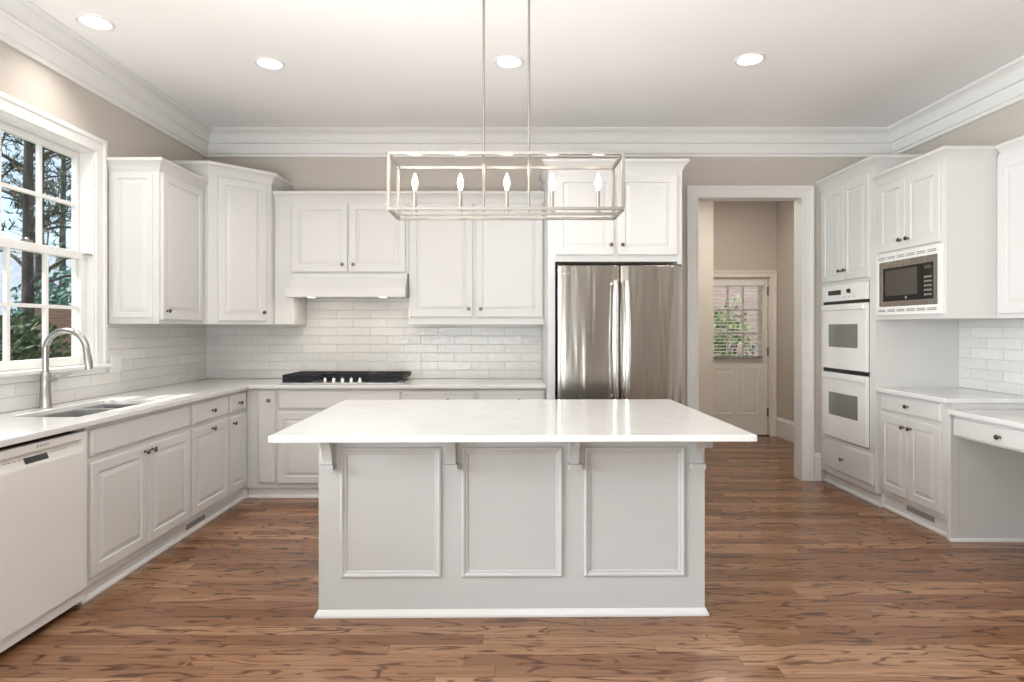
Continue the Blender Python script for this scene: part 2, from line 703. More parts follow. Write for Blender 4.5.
struct(MB().box(XL - WT, XR + WT, REAR_Y - WT, HALL_Y + 0.15, -0.12, 0.0).build('floor', M['floor']), 'brown oak strip floor with dark cathedral grain')
struct(MB().box(XL - WT, XR + WT, REAR_Y - WT, HALL_Y + 0.15, ZC, ZC + 0.12).build('ceiling', M['ceiling']), 'smooth white ceiling with recessed lights')
struct(MB().cells([XL - WT, DOOR_X0, DOOR_X1, XR + WT], [0, DOOR_Z, ZC], lambda u, v: not (DOOR_X0 < u < DOOR_X1 and v < DOOR_Z), YB, YB + 0.13, 'y').build('wall_back', M['wall']), 'greige back wall with cased opening to the hall')
BAY_Y0, BAY_Y1, BAY_X, BAY_Z = -1.0, 2.5, -5.7, 2.72
struct(MB().cells([REAR_Y, BAY_Y0, BAY_Y1, WIN_Y0, WIN_Y1, YB], [0, WIN_Z0, WIN_Z1, BAY_Z, ZC], lambda u, v: not ((WIN_Y0 < u < WIN_Y1 and WIN_Z0 < v < WIN_Z1) or (BAY_Y0 < u < BAY_Y1 and v < BAY_Z)), XL - WT, XL, 'x').build('wall_left', M['wall']), 'greige left wall with the window over the sink')
# unseen bay added beyond the left opening to carry side light
struct(MB().box(BAY_X - WT, XL - WT - 0.001, BAY_Y0 - WT, BAY_Y1 + WT, -0.12, 0.0).build('floor_added_bay', M['floor']), 'oak floor of the added light bay')
struct(MB().box(BAY_X - WT, XL - WT - 0.001, BAY_Y0 - WT, BAY_Y1 + WT, BAY_Z, BAY_Z + 0.10).build('ceiling_added_bay', M['ceiling']), 'low white ceiling of the added light bay')
struct(MB().box(BAY_X, XL - WT - 0.001, BAY_Y0 - WT, BAY_Y0, 0, BAY_Z).build('wall_added_bay_near', M['wall']), 'greige side wall of the added light bay')
struct(MB().box(BAY_X, XL - WT - 0.001, BAY_Y1, BAY_Y1 + WT, 0, BAY_Z).build('wall_added_bay_far', M['wall']), 'greige wall of the added light bay next to the sink wall')
struct(MB().cells([BAY_Y0 - WT, BAY_Y0 + 0.2, BAY_Y1 - 0.2, BAY_Y1 + WT], [0, 0.65, 2.6, BAY_Z], lambda u, v: not (BAY_Y0 + 0.2 < u < BAY_Y1 - 0.2 and 0.65 < v < 2.6), BAY_X - WT, BAY_X, 'x').build('wall_added_bay_left', M['wall']), 'window wall of the added light bay')
struct(MB().box(XR, XR + WT, REAR_Y, YB, 0, ZC).build('wall_right', M['wall']), 'greige right wall behind the desk')
us = [XL - WT]
for a_, b_ in ADDED_REAR_WIN:
    us += [a_, b_]
us.append(XR + WT)
struct(MB().cells(us, [0, 0.45, 2.75, ZC], lambda u, v: not (0.45 < v < 2.75 and any(a < u < b for a, b in ADDED_REAR_WIN)), REAR_Y - WT, REAR_Y, 'y').build('wall_rear', M['wall']), 'greige wall behind the camera with two tall openings added for light')

# hall beyond the opening
HDX0, HDX1, HDZ = 2.545, 3.395, 2.035
struct(MB().cells([1.0, HDX0, HDX1, XR + WT], [0, HDZ, ZC], lambda u, v: not (HDX0 < u < HDX1 and v < HDZ), HALL_Y, HALL_Y + 0.14, 'y').build('wall_hall_back', M['wall']), 'greige hall end wall around the half-glass door')
struct(MB().box(HALL_XR, XR + WT, YB + 0.131, HALL_Y, 0, ZC).build('wall_hall_right', M['wall']), 'greige hall side wall with tall baseboard')
struct(MB().box(1.101, 2.60, 7.58, 7.76, 0, ZC).build('wall_hall_left', M['cream']), 'cream partition standing left of the hall door')
struct(MB().box(1.0, 1.1, YB + 0.131, HALL_Y, 0, ZC).build('wall_hall_side', M['wall']), 'far side wall of the hall')

# tall baseboards
BBP = [(0, 0), (0.016, 0), (0.016, 0.20), (0.022, 0.205), (0.020, 0.215), (0.012, 0.228), (0.008, 0.245), (0, 0.25)]
struct(MB().sweep([(HALL_XR, HALL_Y - 0.001), (HALL_XR, YB + 0.14)], BBP, lambda p, v: (p.x, p.y, v + 0.001)).build('baseboard_hall', M['trim']), 'tall white baseboard on the hall side wall')
struct(MB().sweep([(2.799, YB - 0.0005), (2.86, YB - 0.0005)], BBP, lambda p, v: (p.x, p.y, v + 0.001)).build('baseboard_back', M['trim']), 'short white baseboard between casing and oven cabinet')

# crown moulding round the room
RC = [(0.0, -0.237), (0.018, -0.237), (0.022, -0.230), (0.022, -0.218), (0.014, -0.214), (0.014, -0.208), (0.026, -0.200), (0.030, -0.160), (0.040, -0.130), (0.040, -0.122), (0.058, -0.118), (0.062, -0.108), (0.058, -0.098), (0.046, -0.094), (0.050, -0.088), (0.058, -0.062), (0.076, -0.040), (0.096, -0.030), (0.096, -0.024), (0.112, -0.022), (0.118, -0.014), (0.125, -0.010), (0.125, 0.0), (0.0, 0.0)]
struct(MB().sweep([(XL, REAR_Y + 0.001), (XL, YB), (XR, YB), (XR, REAR_Y + 0.001)], RC, lambda p, v: (p.x, p.y, ZC - 0.0005 + v)).build('trim_1', M['trim'], smooth=True, ang=28), 'wide layered white crown moulding')

# cased opening: casing faces and jamb lining
CAS = [(0.0, 0.0), (0.0, 0.014), (0.008, 0.016), (0.012, 0.012), (0.030, 0.012), (0.062, 0.016), (0.068, 0.022), (0.090, 0.024), (0.095, 0.020), (0.095, 0.0)]
cased = struct(MB().sweep([(DOOR_X1, 0.001), (DOOR_X1, DOOR_Z), (DOOR_X0, DOOR_Z), (DOOR_X0, 0.001)], CAS, lambda p, v: (p.x, YB - 0.0005 - v, p.y)).build('trim_2', M['trim']), 'white casing around the hall opening')
jl = MB()
jl.box(DOOR_X0, DOOR_X0 + 0.012, YB - 0.012, YB + 0.142, 0.001, DOOR_Z)
jl.box(DOOR_X1 - 0.012, DOOR_X1, YB - 0.012, YB + 0.142, 0.001, DOOR_Z)
jl.box(DOOR_X0 + 0.012, DOOR_X1 - 0.012, YB - 0.012, YB + 0.142, DOOR_Z - 0.012, DOOR_Z)
jl.build('jamb', M['trim'], cased)

# ------------------------------------------------------------------ window over the sink
win = thing('window_1', 'white six over six double-hung window above the sink', 'window')
win['kind'] = 'structure'
WC = (WIN_Y0 + WIN_Y1) / 2
# casing (right-hand normal must point away from the opening, seen from inside at +X looking -X)
MB().sweep([(WIN_Y1, WIN_Z0 + 0.012), (WIN_Y1, WIN_Z1), (WIN_Y0, WIN_Z1), (WIN_Y0, WIN_Z0 + 0.012)], CAS, lambda p, v: (XL + 0.0005 + v, p.x, p.y)).build('casing', M['trim'], win)
MB().box(XL - 0.145, XL, WIN_Y1 - 0.012, WIN_Y1, WIN_Z0 + 0.012, WIN_Z1).box(XL - 0.145, XL, WIN_Y0, WIN_Y0 + 0.012, WIN_Z0 + 0.012, WIN_Z1).box(XL - 0.145, XL, WIN_Y0 + 0.012, WIN_Y1 - 0.012, WIN_Z1 - 0.015, WIN_Z1).build('jamb', M['trim'], win)
MB().box(XL - 0.145, XL, WIN_Y0, WIN_Y1, WIN_Z0 - 0.012, WIN_Z0 + 0.012).box(XL, XL + 0.045, WIN_Y0 - 0.12, WIN_Y1 + 0.12, WIN_Z0 - 0.012, WIN_Z0 + 0.012).build('stool', M['trim'], win, bevel=0.005)
MB().box(XL + 0.001, XL + 0.016, WIN_Y0 - 0.095, WIN_Y1 + 0.095, WIN_Z0 - 0.05, WIN_Z0 - 0.012).build('apron', M['trim'], win, bevel=0.003)


def sash(name, x, y0, y1, z0, z1, rb, rt, st=0.042):
    b = MB()
    t = 0.018
    b.box(x - t, x + t, y0, y0 + st, z0, z1).box(x - t, x + t, y1 - st, y1, z0, z1)
    b.box(x - t, x + t, y0 + st, y1 - st, z0, z0 + rb).box(x - t, x + t, y0 + st, y1 - st, z1 - rt, z1)
    f = b.build(name, M['trim'], win, bevel=0.003)
    gy0, gy1, gz0, gz1 = y0 + st, y1 - st, z0 + rb, z1 - rt
    mb = MB()
    for k in (1, 2):
        yy = gy0 + (gy1 - gy0) * k / 3
        mb.box(x - 0.012, x + 0.012, yy - 0.011, yy + 0.011, gz0, gz1)
    zz = (gz0 + gz1) / 2
    ys = [gy0] + [gy0 + (gy1 - gy0) * k / 3 for k in (1, 2)] + [gy1]
    for k in range(3):
        mb.box(x - 0.012, x + 0.012, ys[k] + (0.011 if k else 0), ys[k + 1] - (0.011 if k < 2 else 0), zz - 0.011, zz + 0.011)
    mb.build('muntins', M['trim'], f)
    MB().box(x - 0.002, x + 0.002, gy0 - 0.005, gy1 + 0.005, gz0 - 0.005, gz1 + 0.005).build('pane', M['glass'], f)
    return f


sash('upper_sash', XL - 0.105, WIN_Y0 + 0.014, WIN_Y1 - 0.014, 1.835, WIN_Z1 - 0.017, 0.045, 0.042, 0.030)
ls = sash('lower_sash', XL - 0.062, WIN_Y0 + 0.014, WIN_Y1 - 0.014, WIN_Z0 + 0.013, 1.880, 0.055, 0.050, 0.050)
MB().box(XL - 0.075, XL - 0.045, WC - 0.03, WC + 0.03, 1.881, 1.893).lathe([(0.012, 0), (0.012, 0.01), (0.008, 0.014)], (XL - 0.06, WC, 1.893), seg=12).build('sash_lock', M['nickel'], win)
MB().box(XL - 0.041, XL - 0.004, WIN_Y1 - 0.05, WIN_Y1 - 0.0135, 1.86, 1.868).build('jamb_stop', M['grey_plastic'], win)

# ------------------------------------------------------------------ backsplash tile
TT = 0.009
struct(MB().cells([XL + TT, -1.795, -0.82, 0.330], [CT1 + 0.001, 1.411, 1.655], lambda u, v: v < 1.411 or -1.795 < u < -0.82, YB - TT, YB - 0.0005, 'y').build('wall_back_tile', M['tile_x']), 'glossy off-white subway tile behind the cooktop')
struct(MB().cells([2.51, WIN_Y0 - 0.1, WIN_Y1 + 0.1, YB - 0.0005], [CT1 + 0.001, WIN_Z0 - 0.052, 1.411], lambda u, v: v < WIN_Z0 - 0.052 or u > WIN_Y1 + 0.1 or u < WIN_Y0 - 0.1, XL + 0.0005, XL + TT, 'x').build('wall_left_tile', M['tile_y']), 'glossy off-white subway tile behind the sink')
struct(MB().cells([2.9, 3.94, 4.688], [0.857, CT1 + 0.001, 1.444], lambda u, v: v > CT1 + 0.001 or u < 3.94, XR - TT, XR - 0.0005, 'x').build('wall_right_tile', M['tile_y']), 'off-white subway tile above the desk')

# ------------------------------------------------------------------ left run of base cabinets (faces +X)
LX = -2.095
DL = LX - XL - 0.003
RZL, RZR = PI / 2, -PI / 2
GB = 'white base cabinets under the worktops'
DZ0, DZ1, RZ0, RZ1 = 0.127, 0.703, 0.735, 0.868

c = thing('base_cabinet', 'white base cabinet nearest the camera, past the dishwasher', 'cabinet', (LX, 1.80, 0), RZL, GB)
base_shell(c, 0.618, DL); toe(c, 0, 0.618)
door(c, 0.03, 0.588, DZ0, DZ1, (0.55, 0.66)); drawer(c, 0.03, 0.588, RZ0, RZ1, (0.31, 0.80))

c = thing('base_cabinet', 'white two-door sink cabinet with a plain false drawer front, beside the dishwasher', 'cabinet', (LX, 3.033, 0), RZL, GB)
base_shell(c, 0.996, DL)
toe(c, 0, 0.996)
door(c, 0.020, 0.500, DZ0, DZ1, (0.468, 0.672)); door(c, 0.508, 0.978, DZ0, DZ1, (0.540, 0.672))
drawer(c, 0.020, 0.978, RZ0, RZ1, name='false_front')

c = thing('base_cabinet', 'white base cabinet with one drawer over one door, right of the sink cabinet', 'cabinet', (LX, 4.030, 0), RZL, GB)
base_shell(c, 0.553, DL)
t = toe(c, 0, 0.553)
g = MB().box(0.02, 0.27, 0.026, 0.031, 0.035, 0.072)
g.build('vent_grille', M['grey_plastic'], t)
door(c, 0.020, 0.537, DZ0, DZ1, (0.28, 0.672)); drawer(c, 0.020, 0.537, RZ0, RZ1, (0.28, 0.80))

c = thing('base_cabinet', 'narrow white base cabinet with small drawer in the inner corner of the left run', 'cabinet', (LX, 4.584, 0), RZL, GB)
base_shell(c, 0.344, DL)
t = toe(c, 0, 0.344)
MB().box(0.344, 0.3755, -0.0, 0.0335, 0.001, FB).build('corner_block', M['trim'], t)
door(c, 0.014, 0.306, DZ0, DZ1, (0.060, 0.655), fr=0.05); drawer(c, 0.014, 0.306, RZ0, RZ1, (0.16, 0.80))

# ------------------------------------------------------------------ back run (faces -Y)
BY = 4.93
DB = YB - BY - 0.003
c = thing('base_cabinet', 'white base cabinet with a narrow tall pull-out front at the corner of the back run', 'cabinet', (-2.093, BY, 0), 0, GB)
base_shell(c, 0.241, DB); toe(c, 0, 0.241)
d = drawer(c, 0.093, 0.232, DZ0, RZ1, (0.19, 0.80), name='door')

c = thing('base_cabinet', 'white cooktop cabinet with wide false drawer front over two doors', 'cabinet', (-1.851, BY, 0), 0, GB)
base_shell(c, 1.020, DB); toe(c, 0, 1.020)
drawer(c, 0.014, 1.006, RZ0 - 0.008, RZ1, name='false_front')
door(c, 0.014, 0.506, DZ0, DZ1, (0.47, 0.655)); door(c, 0.514, 1.006, DZ0, DZ1, (0.55, 0.655))

for i, (x0, w, lab) in enumerate(((-0.830, 0.600, 'white drawer base cabinet just right of the cooktop'), (-0.229, 0.556, 'white drawer base cabinet against the refrigerator panel'))):
    c = thing('base_cabinet', lab, 'cabinet', (x0, BY, 0), 0, GB)
    base_shell(c, w, DB); toe(c, 0, w)
    drawer(c, 0.012, w - 0.014, RZ0, RZ1, (w * 0.62, 0.80))
    drawer(c, 0.012, w - 0.014, 0.435, 0.705, (w * 0.5, 0.57))
    drawer(c, 0.012, w - 0.014, DZ0, 0.405, (w * 0.5, 0.27))

# ------------------------------------------------------------------ L-shaped worktop with sink cut-out
CX, CY = -2.055, 4.885
SX0, SX1, SY0, SY1 = -2.56, -2.20, 3.13, 3.88
ct = MB().cells([XL + 0.002, SX0, SX1, CX, 0.331], [1.79, SY0, SY1, CY, YB - 0.002],
                lambda u, v: (u < CX or v > CY) and not (SX0 < u < SX1 and SY0 < v < SY1), CT0, CT1, 'z').build('countertop', M['quartz'], bevel=0.004)
tag(ct, 'long L-shaped white quartz worktop carrying the sink and cooktop', 'countertop')

# ------------------------------------------------------------------ sink
sk = thing('kitchen_sink', 'undermount stainless double-bowl sink below the window', 'sink', ((SX0 + SX1) / 2, (SY0 + SY1) / 2, 0.70))
ysp = 3.60


def bowl(y0, y1, zb):
    t = 0.004
    b = MB()
    x0, x1, zt = SX0 + 0.003, SX1 - 0.003, CT0 - 0.001
    out = [(x0 - t, y0 - t), (x1 + t, y0 - t), (x1 + t, y1 + t), (x0 - t, y1 + t)]
    b.ring_loft([[(x, y, z) for x, y in o] for o, z in (
        ([(x0 - t, y0 - t), (x1 + t, y0 - t), (x1 + t, y1 + t), (x0 - t, y1 + t)], zb - t),
        ([(x0 - t, y0 - t), (x1 + t, y0 - t), (x1 + t, y1 + t), (x0 - t, y1 + t)], zt),
        ([(x0, y0), (x1, y0), (x1, y1), (x0, y1)], zt),
        ([(x0 + 0.004, y0 + 0.004), (x1 - 0.004, y0 + 0.004), (x1 - 0.004, y1 - 0.004), (x0 + 0.004, y1 - 0.004)], zb + 0.02),
        ([(x0 + 0.02, y0 + 0.02), (x1 - 0.02, y0 + 0.02), (x1 - 0.02, y1 - 0.02), (x0 + 0.02, y1 - 0.02)], zb))])
    o = b.build('bowl', M['sink'], sk, bevel=0.003)
    o.location = -sk.location
    d = MB().lathe([(0.045, 0.0005), (0.045, 0.003), (0.036, 0.005), (0.03, 0.002)], ((x0 + x1) / 2, (y0 + y1) / 2, zb), seg=20).build('drain', M['steel_bright'], o, smooth=True)
    return o


bowl(SY0 + 0.004, ysp - 0.014, 0.70)
bowl(ysp + 0.014, SY1 - 0.004, 0.70)
o = MB().box(SX0 + 0.004, SX1 - 0.004, ysp - 0.0128, ysp + 0.0128, 0.80, CT0 + 0.010).build('divider', M['steel_bright'], sk, bevel=0.003)
o.location = -sk.location

# ------------------------------------------------------------------ faucet
fa = thing('faucet', 'tall brushed nickel gooseneck pull-down faucet behind the sink', 'faucet', (-2.635, 3.486, CT1 + 0.0005))
MB().lathe([(0.034, 0), (0.034, 0.004), (0.030, 0.010), (0.0255, 0.15), (0.0255, 0.20), (0.022, 0.205)], seg=20).build('body', M['nickel'], fa, smooth=True)
R = 0.118
pts = [(0, 0, 0.20), (0, 0, 0.30)] + [(R - R * math.cos(a), 0, 0.325 + R * math.sin(a)) for a in [PI * k / 20 for k in range(20)]] + [(2 * R + 0.004, 0, 0.30)]
MB().tube(pts, 0.0172, 14).build('gooseneck', M['nickel'], fa, smooth=True)
MB().tube([(2 * R + 0.004, 0, 0.302), (2 * R + 0.010, 0, 0.262), (2 * R + 0.014, 0, 0.222)], [0.0205, 0.022, 0.020], 16).build('spray_head', M['nickel'], fa, smooth=True)
h = MB().tube([(0, 0.018, 0.160), (0, 0.072, 0.162)], [0.020, 0.020], 16).build('handle', M['nickel'], fa, smooth=True)
MB().tube([(0, 0.068, 0.165), (0, 0.205, 0.176)], [0.0075, 0.0055], 10).build('lever', M['nickel'], h, smooth=True)

# ------------------------------------------------------------------ dishwasher
dw = thing('dishwasher', 'pale built-in dishwasher with recessed handle and black display', 'dishwasher', (LX, 2.424, 0), RZL)
DWW = 0.602
MB().box(0.004, DWW - 0.004, 0.012, 0.56, 0.10, 0.868).build('tub', M['dark_gap'], dw)
b = MB()
zt, zb_ = 0.874, 0.095
hz0, hz1 = 0.778, 0.838           # pocket with the control strip
b.cells([0.003, 0.035, DWW - 0.04, DWW - 0.010], [zb_, hz0, hz1, zt], lambda u, v: not (0.035 < u < DWW - 0.04 and hz0 < v < hz1), -0.022, 0.010, 'y')
dp = b.build('door_panel', M['enamel_beige'], dw, bevel=0.003)
MB().prism([(-0.018, hz0 + 0.0005), (-0.016, hz0 + 0.004), (0.006, hz1 - 0.0005), (0.009, hz1 - 0.0005), (0.009, hz0 + 0.0005)], 0.0355, DWW - 0.0405).build('control_strip', M['enamel_beige'], dw)
sl = (hz1 - hz0 - 0.0045) / 0.022


def strip(name, x0, x1, f0, f1, m):
    y0, y1 = -0.016 + 0.022 * f0, -0.016 + 0.022 * f1
    z0, z1 = hz0 + 0.004 + sl * 0.022 * f0, hz0 + 0.004 + sl * 0.022 * f1
    n = 0.0012
    MB().prism([(y0, z0), (y0 - n, z0 + n * 0.4), (y1 - n, z1 + n * 0.4), (y1, z1)], x0, x1).build(name, m, dw)


strip('display', 0.215, 0.350, 0.14, 0.60, M['black_glass'])
for k in range(4):
    strip('button_mark', 0.375 + k * 0.026, 0.392 + k * 0.026, 0.52, 0.58, M['grey_plastic'])
    strip('button_mark', 0.105 + k * 0.026, 0.122 + k * 0.026, 0.52, 0.58, M['grey_plastic'])


def text(body, size, parent, loc, rot, m, name='logo'):
    cu = bpy.data.curves.new(name, 'FONT')
    cu.body = body
    cu.size = size
    cu.extrude = 0.0005
    cu.align_x = 'CENTER'
    cu.align_y = 'CENTER'
    cu.materials.append(m)
    tmp = bpy.data.objects.new('lettering', cu)
    COL.objects.link(tmp)
    me = bpy.data.meshes.new_from_object(tmp.evaluated_get(bpy.context.evaluated_depsgraph_get()))
    bpy.data.objects.remove(tmp)
    o = bpy.data.objects.new(name, me)
    COL.objects.link(o)
    o.parent = parent
    o.location = loc
    o.rotation_euler = rot
    return o


lg = text('BOSCH', 0.016, dw, (0.312, -0.0226, 0.858), (PI / 2, 0, 0), M['grey_plastic'])
MB().sweep([(0.008 * math.cos(-2 * PI * k / 20) + 0.272, 0.008 * math.sin(-2 * PI * k / 20) + 0.858) for k in range(20)], [(0, 0), (0.0022, 0), (0.0022, 0.0008), (0, 0.0008)], lambda p, v: (p.x, -0.0222 - v, p.y), closed=True).box(0.2707, 0.2733, -0.0230, -0.0222, 0.853, 0.863).build('logo', M['grey_plastic'], dw)
MB().box(0.003, DWW - 0.003, 0.032, 0.05, 0.012, 0.093).build('toe_panel', M['dark_gap'], dw)
MB().box(0.003, DWW - 0.003, -0.002, 0.010, 0.035, 0.093).build('kick_trim', M['enamel_beige'], dw)

# ------------------------------------------------------------------ cooktop
ck = thing('gas_cooktop', 'black cast-iron gas cooktop with five steel knobs on the back counter', 'cooktop', (-1.328, 5.19, CT1 + 0.0008))
CW, CDp = 0.503, 0.240
MB().box(-CW, CW, -CDp, CDp, 0, 0.012).build('pan', M['steel'], ck, bevel=0.005)
for (bx, by, br) in ((-0.35, -0.10, 0.05), (-0.35, 0.12, 0.04), (0, 0.07, 0.06), (0.35, -0.10, 0.04), (0.35, 0.12, 0.05)):
    MB().lathe([(br * 1.25, 0.0125), (br * 1.25, 0.022), (br, 0.026), (br, 0.036), (br * 0.8, 0.040)], (bx, by, 0), seg=24).build('burner', M['iron'], ck, smooth=True)


def grate(x0, x1, y0, y1, slope_l, slope_r):
    z0, z1 = 0.052, 0.074
    b = MB()
    b.box(x0, x1, y0, y0 + 0.016, z0, z1).box(x0, x1, y1 - 0.016, y1, z0, z1)
    b.box(x0, x0 + 0.016, y0 + 0.016, y1 - 0.016, z0, z1).box(x1 - 0.016, x1, y0 + 0.016, y1 - 0.016, z0, z1)
    n = 7
    for k in range(1, n):
        xx = x0 + (x1 - x0) * k / n
        b.box(xx - 0.006, xx + 0.006, y0 + 0.016, y1 - 0.016, z0 + 0.002, z1 + 0.001)
    ym = (y0 + y1) / 2
    g = b.build('grate', M['iron'], ck, bevel=0.003)
    # deep front and back skirts with cut-away corners, and side skirts
    for yy in (y0 + 0.001, y1 - 0.013):
        pr = [(x0 + 0.0005 + slope_l, 0.013), (x1 - 0.0005 - slope_r, 0.013)]
        if slope_r:
            pr.append((x1 - 0.0005, 0.040))
        pr += [(x1 - 0.0005, z0), (x0 + 0.0005, z0)]
        if slope_l:
            pr.append((x0 + 0.0005, 0.040))
        MB().prism(pr, yy, yy + 0.012, 'y').build('skirt', M['iron'], g, bevel=0.002)
    for xx in (x0 + 0.001, x1 - 0.013):
        MB().prism([(y0 + 0.05, 0.036), (y1 - 0.05, 0.036), (y1 - 0.014, z0), (y0 + 0.014, z0)], xx, xx + 0.012, 'x').build('skirt', M['iron'], g)


grate(-CW + 0.01, -0.185, -CDp + 0.02, CDp - 0.02, 0, 0.085)
grate(0.185, CW - 0.01, -CDp + 0.02, CDp - 0.02, 0.085, 0.055)
grate(-0.183, 0.183, -0.085, CDp - 0.02, 0.0, 0.0)
for k in range(5):
    MB().lathe([(0.019, 0.0), (0.019, 0.004), (0.017, 0.006), (0.0165, 0.026), (0.014, 0.030)], (-0.155 + k * 0.0725, -0.18, 0.0125), seg=18).box(-0.155 + k * 0.0725 - 0.003, -0.155 + k * 0.0725 + 0.003, -0.196, -0.164, 0.040, 0.052).build('knob', M['steel_bright'], ck, smooth=True)

# ------------------------------------------------------------------ wall cabinets, left
GU = 'white wall cabinets'
UB, UT = 1.412, 2.54
c = thing('wall_cabinet', 'white single-door wall cabinet beside the window with panelled end', 'cabinet', (-2.362, 4.15, 0), RZL, GU)
MB().box(0, 0.594, 0, 0.345, UB, UT - 0.005).build('carcass', M['cabinet'], c, bevel=0.002)
door(c, 0.02, 0.578, UB + 0.028, UT - 0.088, (0.062, UB + 0.09))
e = door(c, 0, 0.27, UB + 0.04, UT - 0.10, name='end_panel', th=0.011, fr=0.035)
e.location = (-0.0002, 0.31, UB + 0.04)
e.rotation_euler = (0, 0, -PI / 2)
crown(c, [(0, 0.345), (0, 0), (0.594, 0)], UT)

# corner cabinet: diagonal face
c = thing('corner_cabinet', 'taller white diagonal corner wall cabinet with a single door', 'cabinet', (-2.314, 4.752, 0), PI / 4, GU)
ca, sa = math.cos(-PI / 4), math.sin(-PI / 4)


def tolocal(x, y):
    dx, dy = x + 2.314, y - 4.752
    return (dx * ca - dy * sa, dx * sa + dy * ca)


FWD = 0.354 * math.sqrt(2)
poly = [tolocal(*p) for p in ((-2.314, 4.752), (-1.962, 5.104), (-1.962, YB - 0.003), (XL + 0.003, YB - 0.003), (XL + 0.003, 4.752))]
MB().prism(poly, UB, 2.675, 'z').build('carcass', M['cabinet'], c, bevel=0.002)
fw = poly[1][0]
door(c, 0.065, fw - 0.045, UB + 0.028, 2.575, (fw - 0.075, UB + 0.10))
crown(c, [poly[4], poly[0], poly[1], poly[2]], 2.68, 1.15)

# ------------------------------------------------------------------ wall cabinets, back
UY = 5.17
DU = YB - UY - 0.003
c = thing('wall_cabinet', 'white two-door wall cabinet over the range hood with a deep left pilaster', 'cabinet', (-1.960, UY, 0), 0, GU)
b = MB().box(0, 1.139, 0, DU, 1.845, UT - 0.005)
b.box(0, 0.164, 0, DU, UB, 1.845)
b.build('carcass', M['cabinet'], c, bevel=0.002)
door(c, 0.150, 0.622, 1.858, UT - 0.100, (0.585, 1.92)); door(c, 0.640, 1.115, 1.858, UT - 0.100, (0.678, 1.92))
crown(c, [(0, 0), (1.139, 0)], UT)

hd = thing('range_hood', 'white flared range hood above the cooktop', 'range hood', (-1.792, UY, 0))
HW = 0.968
b = MB()
b.prism([(DU - 0.01, 1.843), (DU - 0.01, 1.66), (-0.02, 1.66), (-0.02, 1.843)], 0.004, HW - 0.003)
b.build('housing', M['cabinet'], hd)
# flared skirt: top narrower than bottom
def rect(x0, x1, y0, y1, z):
    return [(x0, y0, z), (x1, y0, z), (x1, y1, z), (x0, y1, z)]
MB().ring_loft([rect(0.0, HW, -0.060, -0.0215, 1.715), rect(0.004, HW - 0.004, -0.045, -0.0215, 1.76), rect(0.006, HW - 0.006, -0.026, -0.0215, 1.842)]).build('flared_front', M['cabinet'], hd)
MB().box(-0.030, HW - 0.002, -0.140, -0.0215, 1.640, 1.7145).build('lip', M['cabinet'], hd, bevel=0.003)
MB().prism([(-0.0605, 1.7155), (-0.139, 1.7155), (-0.061, 1.80)], 0.0, HW - 0.004).build('slope', M['cabinet'], hd)
MB().box(0.02, HW - 0.02, 0.0, DU - 0.02, 1.645, 1.6595).build('filter', M['steel'], hd)
for xx in (0.17, 0.77):
    lp = MB().lathe([(0.030, 1.637), (0.034, 1.6392), (0.034, 1.6396)], (xx, -0.075, 0), seg=18).build('lamp', M['hoodlens'], hd)
    a_ = area('hood_light', (-1.792 + xx, UY - 0.075, 1.630), (-1.792 + xx, UY + 0.02, 0.9), 0.06, 0.06, 0.9, (1.0, 0.9, 0.76), 'DISK')

c = thing('wall_cabinet', 'tall white two-door wall cabinet between range hood and refrigerator', 'cabinet', (-0.820, UY, 0), 0, GU)
MB().box(0, 1.150, 0, DU, UB, UT - 0.005).build('carcass', M['cabinet'], c, bevel=0.002)
door(c, 0.014, 0.546, 1.475, UT - 0.100, (0.512, 1.545)); door(c, 0.574, 1.138, 1.475, UT - 0.100, (0.612, 1.545))
crown(c, [(0, 0), (1.150, 0)], UT)

# ------------------------------------------------------------------ refrigerator and its enclosure
FY = 4.69
FD = YB - FY - 0.003
c = thing('refrigerator_cabinet', 'tall white refrigerator enclosure with two overhead doors', 'cabinet', (0.333, FY, 0))
FWd = 1.033
b = MB().box(0, 0.054, 0, FD, 0.001, 2.675).box(FWd - 0.036, FWd, 0, FD, 0.001, 2.675)
b.box(0.054, FWd - 0.036, 0, FD, 1.895, 2.675)
b.build('carcass', M['cabinet'], c, bevel=0.002)
door(c, 0.057, 0.505, 1.945, 2.560, (0.480, 2.02)); door(c, 0.535, 0.993, 1.945, 2.560, (0.567, 2.02))
crown(c, [(0, 0.52), (0, 0), (FWd, 0), (FWd, FD)], 2.68, 1.0)

fr = thing('refrigerator', 'stainless french-door refrigerator in the white enclosure', 'refrigerator', (0.866, 4.56, 0.0))
hw = 0.468
FH = 1.853
MB().box(-hw + 0.022, hw - 0.022, 0.072, 0.90, 0.03, FH - 0.03).build('body', M['grey_plastic'], fr)
def fdoor(x0, x1, z0, z1, name='door'):
    n = 14
    rings = []
    prof = []
    for k in range(n + 1):
        f = k / n
        x = x0 + (x1 - x0) * f
        e = min(f, 1 - f) * (x1 - x0)
        y = 0.012 * (1 - math.sin(PI * (0.15 + 0.7 * f)))
        if e < 0.012:
            y += 0.016 * (1 - e / 0.012) ** 2
        prof.append((x, y))
    poly = prof + [(x1, 0.065), (x0, 0.065)]
    return MB().prism(poly, z0, z1, 'z').build(name, M['fridge'], fr, bevel=0.004, smooth=True)
def fhandle(par, pts, r=0.013):
    MB().tube(pts, r, 12).build('handle', M['steel_bright'], par, smooth=True)
